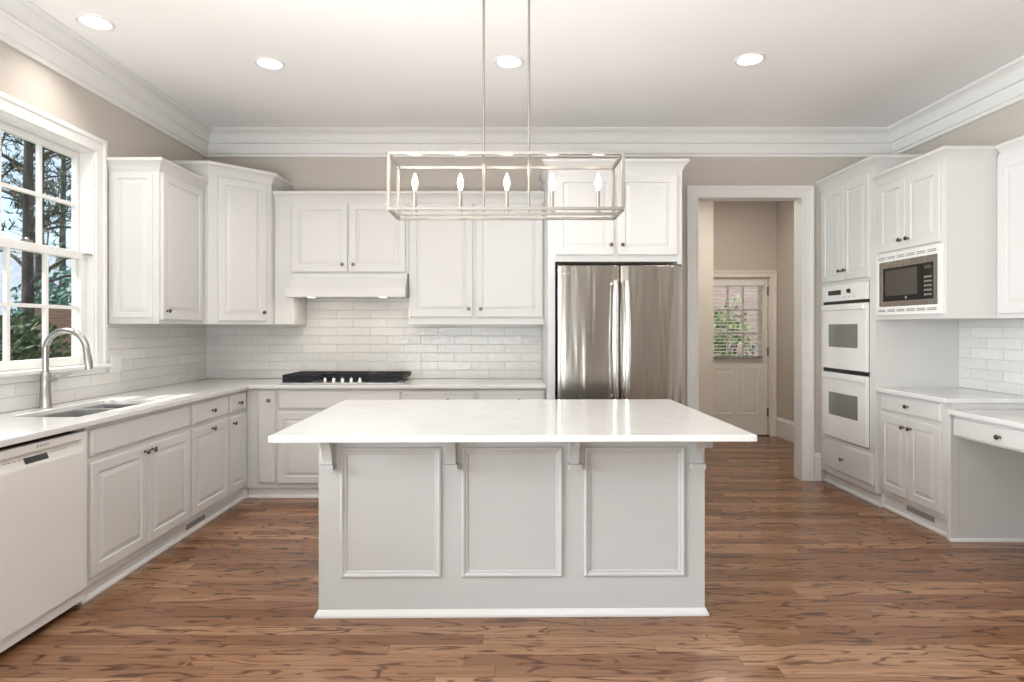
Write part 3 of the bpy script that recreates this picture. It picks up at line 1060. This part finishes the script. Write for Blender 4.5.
for s in (-1, 1):
    d = fdoor(-hw if s < 0 else 0.003, -0.003 if s < 0 else hw, 0.70, FH)
    x = s * 0.042
    z0, z1 = 0.86, 1.725
    pts = [(x, 0.004, z0 + 0.01), (x, -0.03, z0)] + [(x + s * 0.008 * math.sin(PI * k / 12), -0.036 - 0.020 * math.sin(PI * k / 12), z0 + 0.02 + (z1 - z0 - 0.04) * k / 12) for k in range(13)] + [(x, -0.03, z1), (x, 0.004, z1 - 0.01)]
    fhandle(d, pts, 0.020)
d = fdoor(-hw, hw, 0.08, 0.69, 'freezer_drawer')
fhandle(d, [(-0.40, 0.004, 0.60), (-0.40, -0.045, 0.60), (0.40, -0.045, 0.60), (0.40, 0.004, 0.60)])
MB().box(-hw + 0.02, hw - 0.02, 0.03, 0.07, 0.002, 0.075).build('base_grille', M['dark_gap'], fr)
MB().box(-0.005, 0.005, 0.03, 0.064, 0.72, FH - 0.03).build('gasket', M['dark_gap'], fr)
for s in (-1, 1):
    MB().box(s * hw - 0.02 - (0.02 if s > 0 else -0.02), s * hw + 0.02 - (0.02 if s > 0 else -0.02), 0.04, 0.12, FH - 0.028, FH + 0.012).build('hinge_cap', M['black'], fr)
text('LG', 0.022, fr, (-hw + 0.075, 0.0028, FH - 0.062), (PI / 2, 0, 0), M['steel_bright'])
MB().lathe([(0.010, 0), (0.010, 0.0012), (0.006, 0.0016)], (-hw + 0.047, 0.006, FH - 0.062), axis='-y', seg=18).build('logo', M['steel_bright'], fr)

# ------------------------------------------------------------------ right tall oven cabinet (faces -X)
RX = 2.862
DR = XR - RX - 0.003
TWd = 0.820
c = thing('oven_cabinet', 'tall white cabinet housing the double oven with doors above and a drawer below', 'cabinet', (RX, YB - 0.003, 0), RZR)
TY = YB - 0.003                        # local x = TY - world y
OX0, OX1, OZ0, OZ1 = 0.070, 0.735, 0.430, 1.752
b = MB().box(0, OX0 - 0.003, 0, DR, 0.105, 2.705).box(OX1 + 0.003, TWd, 0, DR, 0.105, 2.705)
b.box(OX0 - 0.003, OX1 + 0.003, 0, DR, OZ1 + 0.003, 2.705).box(OX0 - 0.003, OX1 + 0.003, 0, DR, 0.105, OZ0 - 0.003)
b.box(OX0 - 0.003, OX1 + 0.003, DR - 0.01, DR, OZ0 - 0.003, OZ1 + 0.003)
b.build('carcass', M['cabinet'], c, bevel=0.002)
door(c, 0.050, 0.398, 1.785, 2.585, (0.362, 1.865)); door(c, 0.404, 0.752, 1.785, 2.585, (0.438, 1.865))
drawer(c, 0.045, 0.790, 0.158, 0.400, (0.39, 0.275))
toe(c, 0, TWd, 0.045, 0.105)
crown(c, [(0, 0), (TWd, 0), (TWd, DR)], 2.71, 1.15)

ov = thing('double_oven', 'white built-in double wall oven with two grey windows', 'oven', (RX, TY, 0), RZR)
MB().box(OX0 + 0.004, OX1 - 0.004, 0.003, 0.58, OZ0 + 0.004, OZ1 - 0.004).build('body', M['dark_gap'], ov)
cp = MB().box(OX0, OX1, -0.022, 0.002, 1.612, OZ1).build('control_panel', M['appliance'], ov, bevel=0.004)
MB().box(OX0 + 0.10, OX0 + 0.30, -0.024, -0.0222, 1.665, 1.705).build('display', M['black_glass'], cp)
MB().lathe([(0.019, 0), (0.018, 0.016), (0.012, 0.019)], (OX0 + 0.425, -0.022, 1.69), axis='-y', seg=18).build('dial', M['black'], cp, smooth=True)
for k in range(3):
    MB().box(OX0 + 0.34 + k * 0.07, OX0 + 0.36 + k * 0.07, -0.0235, -0.0222, 1.640, 1.646).build('mark', M['grey_plastic'], cp)
for zz0, zz1, wz0, wz1 in ((1.035, 1.585, 1.220, 1.415), (0.440, 1.000, 0.635, 0.830)):
    dd = MB().box(OX0, OX1, -0.026, 0.002, zz0, zz1).build('oven_door', M['appliance'], ov, bevel=0.005)
    MB().box(OX0 + 0.115, OX1 - 0.115, -0.0275, -0.0262, wz0, wz1).build('window', M['oven_glass'], dd)
    MB().box(OX0 + 0.012, OX1 - 0.012, -0.044, -0.0262, zz1 - 0.052, zz1 - 0.008).build('handle', M['appliance'], dd, bevel=0.008, seg=3)
MB().box(OX0, OX1, -0.012, 0.002, 1.587, 1.610).box(OX0, OX1, -0.012, 0.002, 1.002, 1.033).build('vent_gap', M['black'], ov)

# ------------------------------------------------------------------ microwave cabinet
MYr = TY - TWd - 0.002                 # far end in world y
MW = MYr - 3.945
c = thing('microwave_cabinet', 'white wall cabinet with two doors above a built-in microwave', 'cabinet', (RX, MYr, 0), RZR)
NX0, NX1, NZ0, NZ1 = 0.060, 0.692, 1.530, 1.885
b = MB().box(0, NX0 - 0.002, 0, DR, 1.445, 2.55).box(NX1 + 0.002, MW, 0, DR, 1.445, 2.55)
b.box(NX0 - 0.002, NX1 + 0.002, 0, DR, NZ1 + 0.002, 2.55).box(NX0 - 0.002, NX1 + 0.002, 0, DR, 1.445, NZ0 - 0.002)
b.box(NX0 - 0.002, NX1 + 0.002, DR - 0.01, DR, NZ0 - 0.002, NZ1 + 0.002)
b.build('carcass', M['cabinet'], c, bevel=0.002)
door(c, 0.050, 0.362, 1.950, 2.455, (0.326, 2.015)); door(c, 0.368, 0.708, 1.950, 2.455, (0.406, 2.015))
crown(c, [(0, 0), (MW, 0), (MW, DR - 0.325)], 2.555)

mw = thing('microwave', 'black and stainless built-in microwave with white slotted trim frame', 'microwave', (RX, MYr, 0), RZR)
MB().box(NX0 + 0.003, NX1 - 0.003, 0.002, 0.42, NZ0 + 0.003, NZ1 - 0.003).build('body', M['dark_gap'], mw)
KX0, KX1, KZ0, KZ1 = 0.030, 0.728, 1.478, 1.935
tk = MB().cells([KX0, NX0 + 0.002, NX1 - 0.002, KX1], [KZ0, NZ0 + 0.012, NZ1 - 0.012, KZ1], lambda u, v: not (NX0 < u < NX1 and NZ0 + 0.012 < v < NZ1 - 0.012), -0.018, -0.0005, 'y').build('trim_kit', M['appliance'], mw, bevel=0.002)
for k in range(6):
    x0 = 0.060 + k * 0.107
    b = MB()
    for zz in (1.892, 1.904):
        b.box(x0, x0 + 0.085, -0.0195, -0.0182, zz, zz + 0.007)
    b.build('vent_slot', M['grey_plastic'], tk)
    b = MB()
    for zz in (1.503, 1.514):
        b.box(x0, x0 + 0.085, -0.0195, -0.0182, zz, zz + 0.007)
    b.build('vent_slot', M['grey_plastic'], tk)
FZ0, FZ1 = NZ0 + 0.015, NZ1 - 0.015
fc = MB().cells([NX0 + 0.005, NX0 + 0.045, NX1 - 0.045, NX1 - 0.005], [FZ0, FZ0 + 0.035, FZ1 - 0.045, FZ1], lambda u, v: not (NX0 + 0.045 < u < NX1 - 0.045 and FZ0 + 0.035 < v < FZ1 - 0.045), -0.016, 0.0015, 'y').build('face_frame', M['steel'], mw, bevel=0.002)
md = MB().box(NX0 + 0.046, NX1 - 0.160, -0.014, 0.0015, FZ0 + 0.036, FZ1 - 0.046).build('oven_door', M['black_glass'], mw)
MB().box(NX0 + 0.075, NX1 - 0.205, -0.0155, -0.0142, FZ0 + 0.075, FZ1 - 0.062).build('window', M['screen_glass'], md)
MB().lathe([(0.011, 0), (0.011, 0.0012), (0.006, 0.0016)], (NX0 + 0.31, -0.0142, FZ0 + 0.056), axis='-y', seg=18).build('logo', M['steel_bright'], md)
pn = MB().box(NX1 - 0.158, NX1 - 0.046, -0.013, 0.0015, FZ0 + 0.036, FZ1 - 0.046).build('keypad_panel', M['black_glass'], mw)
MB().box(NX1 - 0.138, NX1 - 0.066, -0.0142, -0.0132, FZ1 - 0.085, FZ1 - 0.062).build('display', M['screen_glass'], pn)
for r in range(5):
    for q in range(3):
        MB().box(NX1 - 0.136 + q * 0.026, NX1 - 0.118 + q * 0.026, -0.0142, -0.0132, FZ0 + 0.06 + r * 0.030, FZ0 + 0.072 + r * 0.030).build('key', M['grey_plastic'], pn)

# ------------------------------------------------------------------ right base cabinet, its worktop, desk
RBX = 2.90
DRB = XR - RBX - 0.003
c = thing('base_cabinet', 'white base cabinet with one drawer and two doors between ovens and desk', 'cabinet', (RBX, MYr, 0), RZR, GB)
BWd = MW - 0.004
base_shell(c, BWd, DRB, zb=0.115)
t = toe(c, 0, BWd - 0.04, 0.030, 0.115)
g = MB()
g.cells([0.26, 0.265, 0.535, 0.54], [0.055, 0.058, 0.088, 0.091], lambda u, v: not (0.265 < u < 0.535 and 0.058 < v < 0.088), 0.0255, 0.0297, 'y')
for k in range(18):
    g.box(0.269 + k * 0.0148, 0.277 + k * 0.0148, 0.0262, 0.0294, 0.058, 0.088)
g.build('vent_grille', M['grey_plastic'], t)
door(c, 0.018, 0.330, 0.155, 0.728, (0.298, 0.665)); door(c, 0.338, 0.662, 0.155, 0.728, (0.372, 0.665))
drawer(c, 0.018, 0.662, 0.758, 0.880, (0.34, 0.82))
ep = MB().box(BWd - 0.026, BWd, -0.012, 0.0, 0.001, 0.855).box(BWd, BWd + 0.006, -0.012, 0.045, 0.001, 0.8)
ep.build('end_post', M['cabinet'], c, bevel=0.003)
MB().box(BWd + 0.0005, BWd + 0.004, 0.046, DRB, 0.001, 0.8).build('end_panel', M['cabinet'], c)
MB().prism([(BWd + 0.0065, 0.001), (BWd + 0.024, 0.001), (BWd + 0.022, 0.012), (BWd + 0.012, 0.022), (BWd + 0.0065, 0.022)], -0.018, DRB, 'y').build('shoe_moulding', M['trim'], c)
rt = MB().box(RX - 0.004, XR - 0.010, 3.935, MYr - 0.0005, CT0, CT1).build('countertop', M['quartz'], bevel=0.004)
tag(rt, 'short white quartz worktop under the microwave', 'countertop')

dk = thing('built_in_desk', 'white built-in desk with quartz top and one long drawer', 'desk', (RBX, 3.925, 0), RZR)
DKL = 0.95
MB().box(0.0, DKL, -0.042, DRB - 0.008, 0.826, 0.856).build('top', M['quartz'], dk, bevel=0.004)
MB().box(0.004, DKL - 0.02, 0, 0.02, 0.684, 0.8255).build('apron', M['cabinet'], dk)
MB().box(0.004, DKL - 0.02, DRB - 0.02, DRB - 0.002, 0.684, 0.8255).build('wall_cleat', M['cabinet'], dk)
drawer(dk, 0.010, DKL - 0.03, 0.690, 0.806, (0.39, 0.748))
MB().box(DKL - 0.02, DKL, 0.0, DRB, 0.001, 0.8255).build('leg_panel', M['cabinet'], dk, bevel=0.002)

c = thing('wall_cabinet', 'white wall cabinet over the desk, cut off by the picture edge', 'cabinet', (3.19, 3.942, 0), RZR, GU)
MB().box(0, 0.94, 0, XR - 3.19 - 0.003, 1.445, 2.55).build('carcass', M['cabinet'], c, bevel=0.002)
door(c, 0.035, 0.462, 1.475, 2.455, (0.43, 1.55)); door(c, 0.470, 0.925, 1.475, 2.455, (0.50, 1.55))
crown(c, [(0.045, 0), (0.94, 0)], 2.555)

# ------------------------------------------------------------------ island
ISR = math.radians(0.75)
isl = thing('kitchen_island', 'white kitchen island with shade greyed into its colour, three framed panels and four corbels', 'island', (0.036, 2.92, 0), ISR)
IW = 0.927                         # half width
IH = CT0
ID = 0.96
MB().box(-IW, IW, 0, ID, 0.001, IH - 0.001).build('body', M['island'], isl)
for x0, x1 in ((-0.824, -0.339), (-0.244, 0.243), (0.344, 0.833)):
    z0, z1 = 0.188, 0.813
    fp = [(0.0, 0.0), (0.0, 0.004), (0.004, 0.010), (0.010, 0.012), (0.016, 0.010), (0.022, 0.005), (0.028, 0.005), (0.034, 0.001), (0.034, 0.0)]
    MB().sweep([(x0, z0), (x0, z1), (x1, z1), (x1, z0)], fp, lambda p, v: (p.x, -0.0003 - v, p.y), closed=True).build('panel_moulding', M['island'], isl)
# base shoe on three sides
bp = [(0.0, 0.0), (0.016, 0.0), (0.016, 0.010), (0.010, 0.022), (0.004, 0.032), (0.0, 0.034)]
MB().sweep([(-IW - 0.0003, ID), (-IW - 0.0003, -0.0003), (IW + 0.0003, -0.0003), (IW + 0.0003, ID)], bp, lambda p, v: (p.x, p.y, v + 0.001)).build('base_moulding', M['cabinet'], isl)


def corbel(x, y=-0.0005, rz=0.0):
    top = IH - 0.0015
    zb = 0.738
    pr = [(0, top), (-0.150, top), (-0.150, top - 0.014), (-0.132, top - 0.020)]
    for k in range(11):
        a = PI / 2 * k / 10
        pr.append((-0.034 - 0.092 * (1 - math.sin(a)), top - 0.026 - (top - 0.026 - zb) * (1 - math.cos(a)) ** 0.8))
    pr += [(0, zb)]
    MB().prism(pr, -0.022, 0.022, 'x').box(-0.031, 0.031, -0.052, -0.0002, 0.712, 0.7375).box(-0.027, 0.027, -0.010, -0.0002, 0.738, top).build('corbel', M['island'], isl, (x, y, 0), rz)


for x in (-0.877, -0.292, 0.294, 0.884):
    corbel(x)
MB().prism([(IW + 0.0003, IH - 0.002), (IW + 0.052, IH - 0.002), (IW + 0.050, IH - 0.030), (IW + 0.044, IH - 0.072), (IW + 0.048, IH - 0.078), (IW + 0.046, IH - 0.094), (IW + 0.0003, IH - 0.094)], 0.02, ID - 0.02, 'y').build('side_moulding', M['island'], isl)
it = MB().box(-1.043, 1.043, -0.655, 0.655, 0, 0.029).build('island_countertop', M['quartz'], None, (0.030, 3.245, CT0 + 0.0005), ISR, bevel=0.004)
tag(it, 'large rectangular white quartz slab on top of the island', 'countertop')

# ------------------------------------------------------------------ lantern pendant
ch = thing('linear_chandelier', 'rectangular open-frame nickel chandelier with five candle bulbs above the island', 'chandelier', (0.005, 3.22, 1.980))
q = 0.008
LW, LD, LH = 0.594, 0.141, 0.297
b = MB()
for z in (0.0, LH - 2 * q):
    for s in (-1, 1):
        b.box(-LW, LW, s * LD - q if s > 0 else -LD - q, s * LD + q if s > 0 else -LD + q, z, z + 2 * q)
    for s in (-1, 1):
        b.box(s * LW - q, s * LW + q, -LD + q, LD - q, z, z + 2 * q)
for sx in (-1, 1):
    for sy in (-1, 1):
        b.box(sx * LW - q, sx * LW + q, sy * LD - q, sy * LD + q, 2 * q, LH - 2 * q)
b.build('frame', M['lantern'], ch, bevel=0.001)
MB().box(-LW + q, LW - q, -0.009, 0.009, 0.001, 0.015).build('candle_bar', M['lantern'], ch)
for sx in (-0.118, 0.122):
    MB().box(sx - 0.007, sx + 0.007, -LD + q, LD - q, LH - 0.015, LH - 0.002).build('crossbar', M['lantern'], ch)
    MB().tube([(sx, 0, 0.015), (sx, 0, ZC - 1.980 - 0.0125)], 0.0065, 10).build('rod', M['lantern'], ch, smooth=True)
MB().box(-0.20, 0.20, -0.030, 0.030, ZC - 1.980 - 0.012, ZC - 1.980 - 0.001).build('canopy', M['lantern'], ch, bevel=0.004)
for x in (-0.482, -0.241, 0.005, 0.245, 0.488):
    cs = MB().lathe([(0.016, 0.0152), (0.016, 0.020), (0.0105, 0.022), (0.0105, 0.130)], (x, 0, 0), seg=14).build('candle_sleeve', M['lantern'], ch, smooth=True)
    MB().lathe([(0.008, 0.1302), (0.009, 0.138), (0.015, 0.158), (0.0165, 0.172), (0.013, 0.192), (0.007, 0.210), (0.002, 0.222)], (x, 0, 0), seg=14).build('bulb', M['bulb'], cs, smooth=True)
    pl = bpy.data.lights.new('candle_light', 'POINT')
    pl.energy = 0.9
    pl.color = (1.0, 0.88, 0.74)
    pl.shadow_soft_size = 0.03
    po = bpy.data.objects.new('candle_light', pl)
    COL.objects.link(po)
    po.parent = ch
    po.location = (x, 0, 0.262)

# ------------------------------------------------------------------ recessed downlights
DLS = [(-2.385, 3.54, 'round recessed ceiling light nearest the window'), (-1.583, 4.09, 'round recessed ceiling light above the range hood side'),
       (0.027, 4.07, 'round recessed ceiling light just behind the chandelier rods'), (1.622, 4.03, 'round recessed ceiling light in front of the hall opening')]
proto = None
for x, y, lab in DLS:
    t = thing('recessed_downlight', lab, 'ceiling light', (x, y, ZC), 0, 'recessed ceiling lights')
    if proto is None:
        r_ = MB().lathe([(0.076, -0.0005), (0.101, -0.0005), (0.099, -0.006), (0.087, -0.009), (0.078, -0.005), (0.076, -0.0005)], seg=32).build('trim_ring', M['trim'], t, smooth=True)
        l_ = MB().lathe([(0.0758, -0.003), (0.0758, -0.0008), (0.02, -0.0006)], seg=32).build('lens', M['lens'], t)
        proto = (r_, l_)
    else:
        for p_ in proto:
            k = p_.copy()
            COL.objects.link(k)
            k.parent = t
    area('downlight', (x, y, ZC - 0.012), (x, y, 0), 0.14, 0.14, 4.6, (1.0, 0.955, 0.90), 'DISK', math.radians(110))

# unseen fixture added to account for the hall fill lamp
t = thing('hall_added_fixture', 'added unseen flush ceiling light in the hall, above the opening', 'ceiling light', (2.5, 6.6, ZC))
MB().lathe([(0.15, -0.001), (0.15, -0.02), (0.13, -0.03)], seg=28).build('base', M['nickel'], t)
MB().lathe([(0.128, -0.0301), (0.125, -0.06), (0.09, -0.09), (0.03, -0.10)], seg=28).build('shade', M['lens'], t, smooth=True)

# ------------------------------------------------------------------ outlet
ot = thing('wall_outlet', 'white double outlet plate on the tile under the left wall cabinet', 'outlet', (XL + TT + 0.0005, 4.22, 1.135), RZL)
MB().box(-0.057, 0.057, -0.006, 0, -0.06, 0.06).build('plate', M['appliance'], ot, bevel=0.003)
for s in (-1, 1):
    MB().box(s * 0.026 - 0.017, s * 0.026 + 0.017, -0.0085, -0.0062, -0.034, 0.034).build('receptacle', M['trim'], ot, bevel=0.002)

# ------------------------------------------------------------------ hall door
dr = thing('door_1', 'cream half-glass exterior door with two lower panels', 'door', (0, 0, 0))
dr['kind'] = 'structure'
DX0, DX1, DY = 2.565, 3.375, HALL_Y + 0.03
gx0, gx1, gz0, gz1 = DX0 + 0.11, DX1 - 0.11, 1.01, 1.92
b = MB().cells([DX0, gx0, gx1, DX1], [0.012, gz0, gz1, 2.022], lambda u, v: not (gx0 < u < gx1 and gz0 < v < gz1), DY, DY + 0.045, 'y')
lf = b.build('leaf', M['cream'], dr)
for x0, x1 in ((DX0 + 0.115, DX0 + 0.360), (DX0 + 0.450, DX0 + 0.695)):
    w_, h_ = x1 - x0, 0.60
    e = MB().panel(w_, h_, [(0, -0.0003), (0.0, -0.006), (0.012, -0.006), (0.020, -0.001), (0.035, -0.001), (0.06, -0.005), (0.062, -0.005)]).build('raised_panel', M['cream'], lf, (x0, DY, 0.27))
mb = MB()
for k in (1, 2):
    xx = gx0 + (gx1 - gx0) * k / 3
    mb.box(xx - 0.010, xx + 0.010, DY + 0.006, DY + 0.040, gz0, gz1)
for k in (1, 2):
    zz = gz0 + (gz1 - gz0) * k / 3
    for j in range(3):
        a = gx0 + (gx1 - gx0) * j / 3 + (0.010 if j else 0)
        e_ = gx0 + (gx1 - gx0) * (j + 1) / 3 - (0.010 if j < 2 else 0)
        mb.box(a, e_, DY + 0.006, DY + 0.040, zz - 0.010, zz + 0.010)
mb.build('muntins', M['cream'], lf)
MB().box(gx0, gx1, DY + 0.041, DY + 0.044, gz0, gz1).build('pane', M['glass'], lf)
for z in (0.30, 1.08, 1.86):
    MB().box(DX1 - 0.006, DX1 + 0.010, DY - 0.012, DY - 0.0005, z - 0.05, z + 0.05).tube([(DX1 + 0.002, DY - 0.012, z - 0.055), (DX1 + 0.002, DY - 0.012, z + 0.055)], 0.007, 8).build('hinge', M['pewter'], dr)
MB().lathe([(0.028, 0), (0.028, 0.006), (0.012, 0.010), (0.012, 0.04), (0.026, 0.05), (0.026, 0.07), (0.012, 0.078)], (DX0 + 0.065, DY, 0.95), axis='-y', seg=18).build('door_knob', M['nickel'], dr, smooth=True)
MB().sweep([(HDX1, 0.001), (HDX1, HDZ), (HDX0, HDZ), (HDX0, 0.001)], [(u * 0.84, v) for u, v in CAS], lambda p, v: (p.x, HALL_Y - 0.0005 - v, p.y)).build('casing', M['cream'], dr)
MB().box(HDX0, DX0 - 0.003, HALL_Y + 0.001, HALL_Y + 0.139, 0.001, HDZ).box(DX1 + 0.012, HDX1, HALL_Y + 0.001, HALL_Y + 0.139, 0.001, HDZ).box(DX0 - 0.003, DX1 + 0.012, HALL_Y + 0.001, HALL_Y + 0.139, 2.026, HDZ).build('jamb', M['cream'], dr)
MB().box(DX0 - 0.003, DX1 + 0.012, HALL_Y - 0.004, HALL_Y + 0.139, 0.0005, 0.010).build('threshold', M['pewter'], dr)

bl = thing('window_blind', 'white horizontal slat blind lowered over the hall door glass', 'blind', (0, 0, 0))
bx0, bx1 = gx0 - 0.03, gx1 + 0.03
MB().box(bx0 - 0.01, bx1 + 0.01, DY - 0.052, DY - 0.001, gz1 + 0.002, gz1 + 0.068).build('valance', M['trim'], bl, bevel=0.003)
sb = MB()
for k in range(21):
    z = gz0 + 0.028 + k * 0.0425
    sb.prism([(DY - 0.044, z - 0.004), (DY - 0.044, z - 0.0015), (DY - 0.008, z + 0.0065), (DY - 0.008, z + 0.004)], bx0, bx1, 'x')
sb.build('slats', M['trim'], bl)
MB().box(bx0, bx1, DY - 0.045, DY - 0.007, gz0 - 0.012, gz0 + 0.010).build('bottom_rail', M['grey_plastic'], bl, bevel=0.003)
for x in (bx0 + 0.10, bx1 - 0.10):
    MB().tube([(x, DY - 0.046, gz0 + 0.01), (x, DY - 0.046, gz1 + 0.004)], 0.0012, 6).build('ladder_cord', M['trim'], bl)

# ------------------------------------------------------------------ outside
lawn = struct(MB().box(-40, XL - WT - 0.02, -4, 60, -0.35, -0.16).build('ground', M['grass']), 'lawn outside the kitchen window')
struct(MB().box(XL - WT - 0.01, 20, HALL_Y + 0.16, 40, -0.35, -0.15).build('ground', M['mulch']), 'mulched bed outside the hall door')
struct(MB().box(0.5, 9.0, 11.2, 11.45, -0.15, 4.5).build('wall_brick', M['brick_pink']), 'rose brick wall seen through the hall door')
struct(MB().box(-11.2, -9.4, 14.3, 14.5, -0.15, 1.9).build('wall_garden', M['brick_brown']), 'brown brick garden wall seen through the sink window')


def leafball(b, c, rx, rz, n, s):
    for _ in range(n):
        u, v = random.random() * 2 * PI, math.acos(2 * random.random() - 1)
        r = 0.55 + 0.45 * random.random() ** 0.5
        p = Vector((c[0] + rx * r * math.sin(v) * math.cos(u), c[1] + rx * r * math.sin(v) * math.sin(u), c[2] + rz * r * math.cos(v)))
        d = Vector((random.gauss(0, 1), random.gauss(0, 1), random.gauss(0, 1))).normalized()
        e = d.orthogonal().normalized()
        f = d.cross(e)
        a, w = s * (0.7 + 0.6 * random.random()), s * 0.45
        vs = [b.b.verts.new(p - e * a), b.b.verts.new(p + f * w), b.b.verts.new(p + e * a), b.b.verts.new(p - f * w)]
        b.b.faces.new(vs)


def shrub(x, y, r, h, label, m, n=900, s=0.07):
    t = thing('shrub', label, 'shrub', (x, y, -0.15), 0, 'shrubs outside')
    b = MB()
    for k in range(6):
        a = k * PI / 3
        b.tube([(0, 0, 0), (0.12 * math.cos(a), 0.12 * math.sin(a), h * 0.4), (r * 0.6 * math.cos(a), r * 0.6 * math.sin(a), h * 0.75)], [0.025, 0.018, 0.006], 6)
    b.build('stems', M['bark'], t)
    b = MB()
    for k in range(7):
        a = k * 2 * PI / 7
        leafball(b, (r * 0.5 * math.cos(a), r * 0.5 * math.sin(a), h * (0.45 + 0.25 * random.random())), r * 0.6, h * 0.4, n // 7, s)
    o = b.build('foliage', m, t)
    return t


shrub(-6.85, 8.55, 0.65, 1.75, 'broad green shrub below the dark pine trunk outside the sink window', M['leaves'], 1700, 0.07)
shrub(-12.1, 16.4, 1.0, 3.1, 'tall blue-green shrub behind the garden wall by the window edge', M['leaves_pale'], 1500, 0.10)
shrub(4.70, 10.1, 0.52, 2.2, 'blue-green shrub outside the hall door on the hinge side', M['leaves_pale'], 1100, 0.06)
shrub(3.72, 10.3, 0.40, 1.95, 'bright green shrub outside the hall door beside the brick wall', M['leaves_bright'], 1000, 0.05)


def pine(x, y, r, h, label, seed, z0=2.2):
    rnd = random.Random(seed)
    t = thing('pine_tree', label, 'tree', (x, y, -0.15), 0, 'pines outside the sink window')
    MB().tube([(0.04 * math.sin(k * 1.3), 0.04 * math.cos(k * 1.7), h * k / 10) for k in range(11)], [r * (1 - 0.065 * k) for k in range(11)], 14).build('trunk', M['bark'], t, smooth=True, ang=80)
    b = MB()
    nb = MB()
    z = z0
    while z < h:
        a = rnd.random() * 2 * PI
        L = 2.6 * (1 - 0.45 * z / h) * (0.7 + 0.5 * rnd.random())
        pts = []
        for k in range(6):
            f = k / 5
            pts.append(Vector((math.cos(a) * L * f + 0.1 * rnd.uniform(-1, 1) * f, math.sin(a) * L * f + 0.1 * rnd.uniform(-1, 1) * f, z + 0.30 * L * math.sin(f * 2.0) - 0.25 * L * f * f)))
        b.tube(pts, [0.035 * (1 - 0.8 * k / 5) + 0.004 for k in range(6)], 6)
        for k in range(1, 6):
            for _ in range(2):
                s_ = pts[k] + Vector((rnd.uniform(-.45, .45), rnd.uniform(-.45, .45), rnd.uniform(-.1, .35)))
                b.tube([pts[k], s_], [0.008, 0.003], 4)
                nn = 2 if z < 0.36 * h else 18
                for _ in range(nn):
                    d = Vector((rnd.gauss(0, 1), rnd.gauss(0, 1), rnd.gauss(0, 1) + 0.3)).normalized()
                    e = d.orthogonal().normalized() * 0.016
                    q0 = s_ + Vector((rnd.uniform(-.1, .1), rnd.uniform(-.1, .1), rnd.uniform(-.06, .06)))
                    L2 = rnd.uniform(.12, .22)
                    nb.b.faces.new([nb.b.verts.new(q0 - e), nb.b.verts.new(q0 + e), nb.b.verts.new(q0 + d * L2)])
        z += rnd.uniform(0.16, 0.30)
    b.build('branches', M['bark'], t)
    nb.build('needles', M['needles'], t)
    return t


pine(-9.05, 11.55, 0.115, 9.0, 'dark pine trunk with spreading branches left of the window muntin', 3)
pine(-15.3, 20.0, 0.17, 11.0, 'thinner-looking grey pine trunk standing behind the dark one', 8, 4.8)
pine(-19.2, 26.4, 0.16, 12.5, 'far pine whose boughs show in the right panes of the sink window', 15, 7.4)

hs = thing('neighbour_house', 'blue-grey roofed neighbour house beyond the pines', 'house', (-28, 35, -0.15))
MB().box(-6, 6, -3, 3, 0, 2.2).build('walls', M['brick_brown'], hs)
MB().prism([(-3.6, 2.2), (3.6, 2.2), (0, 6.2)], -6.4, 6.4, 'x').build('roof', M['roof'], hs)
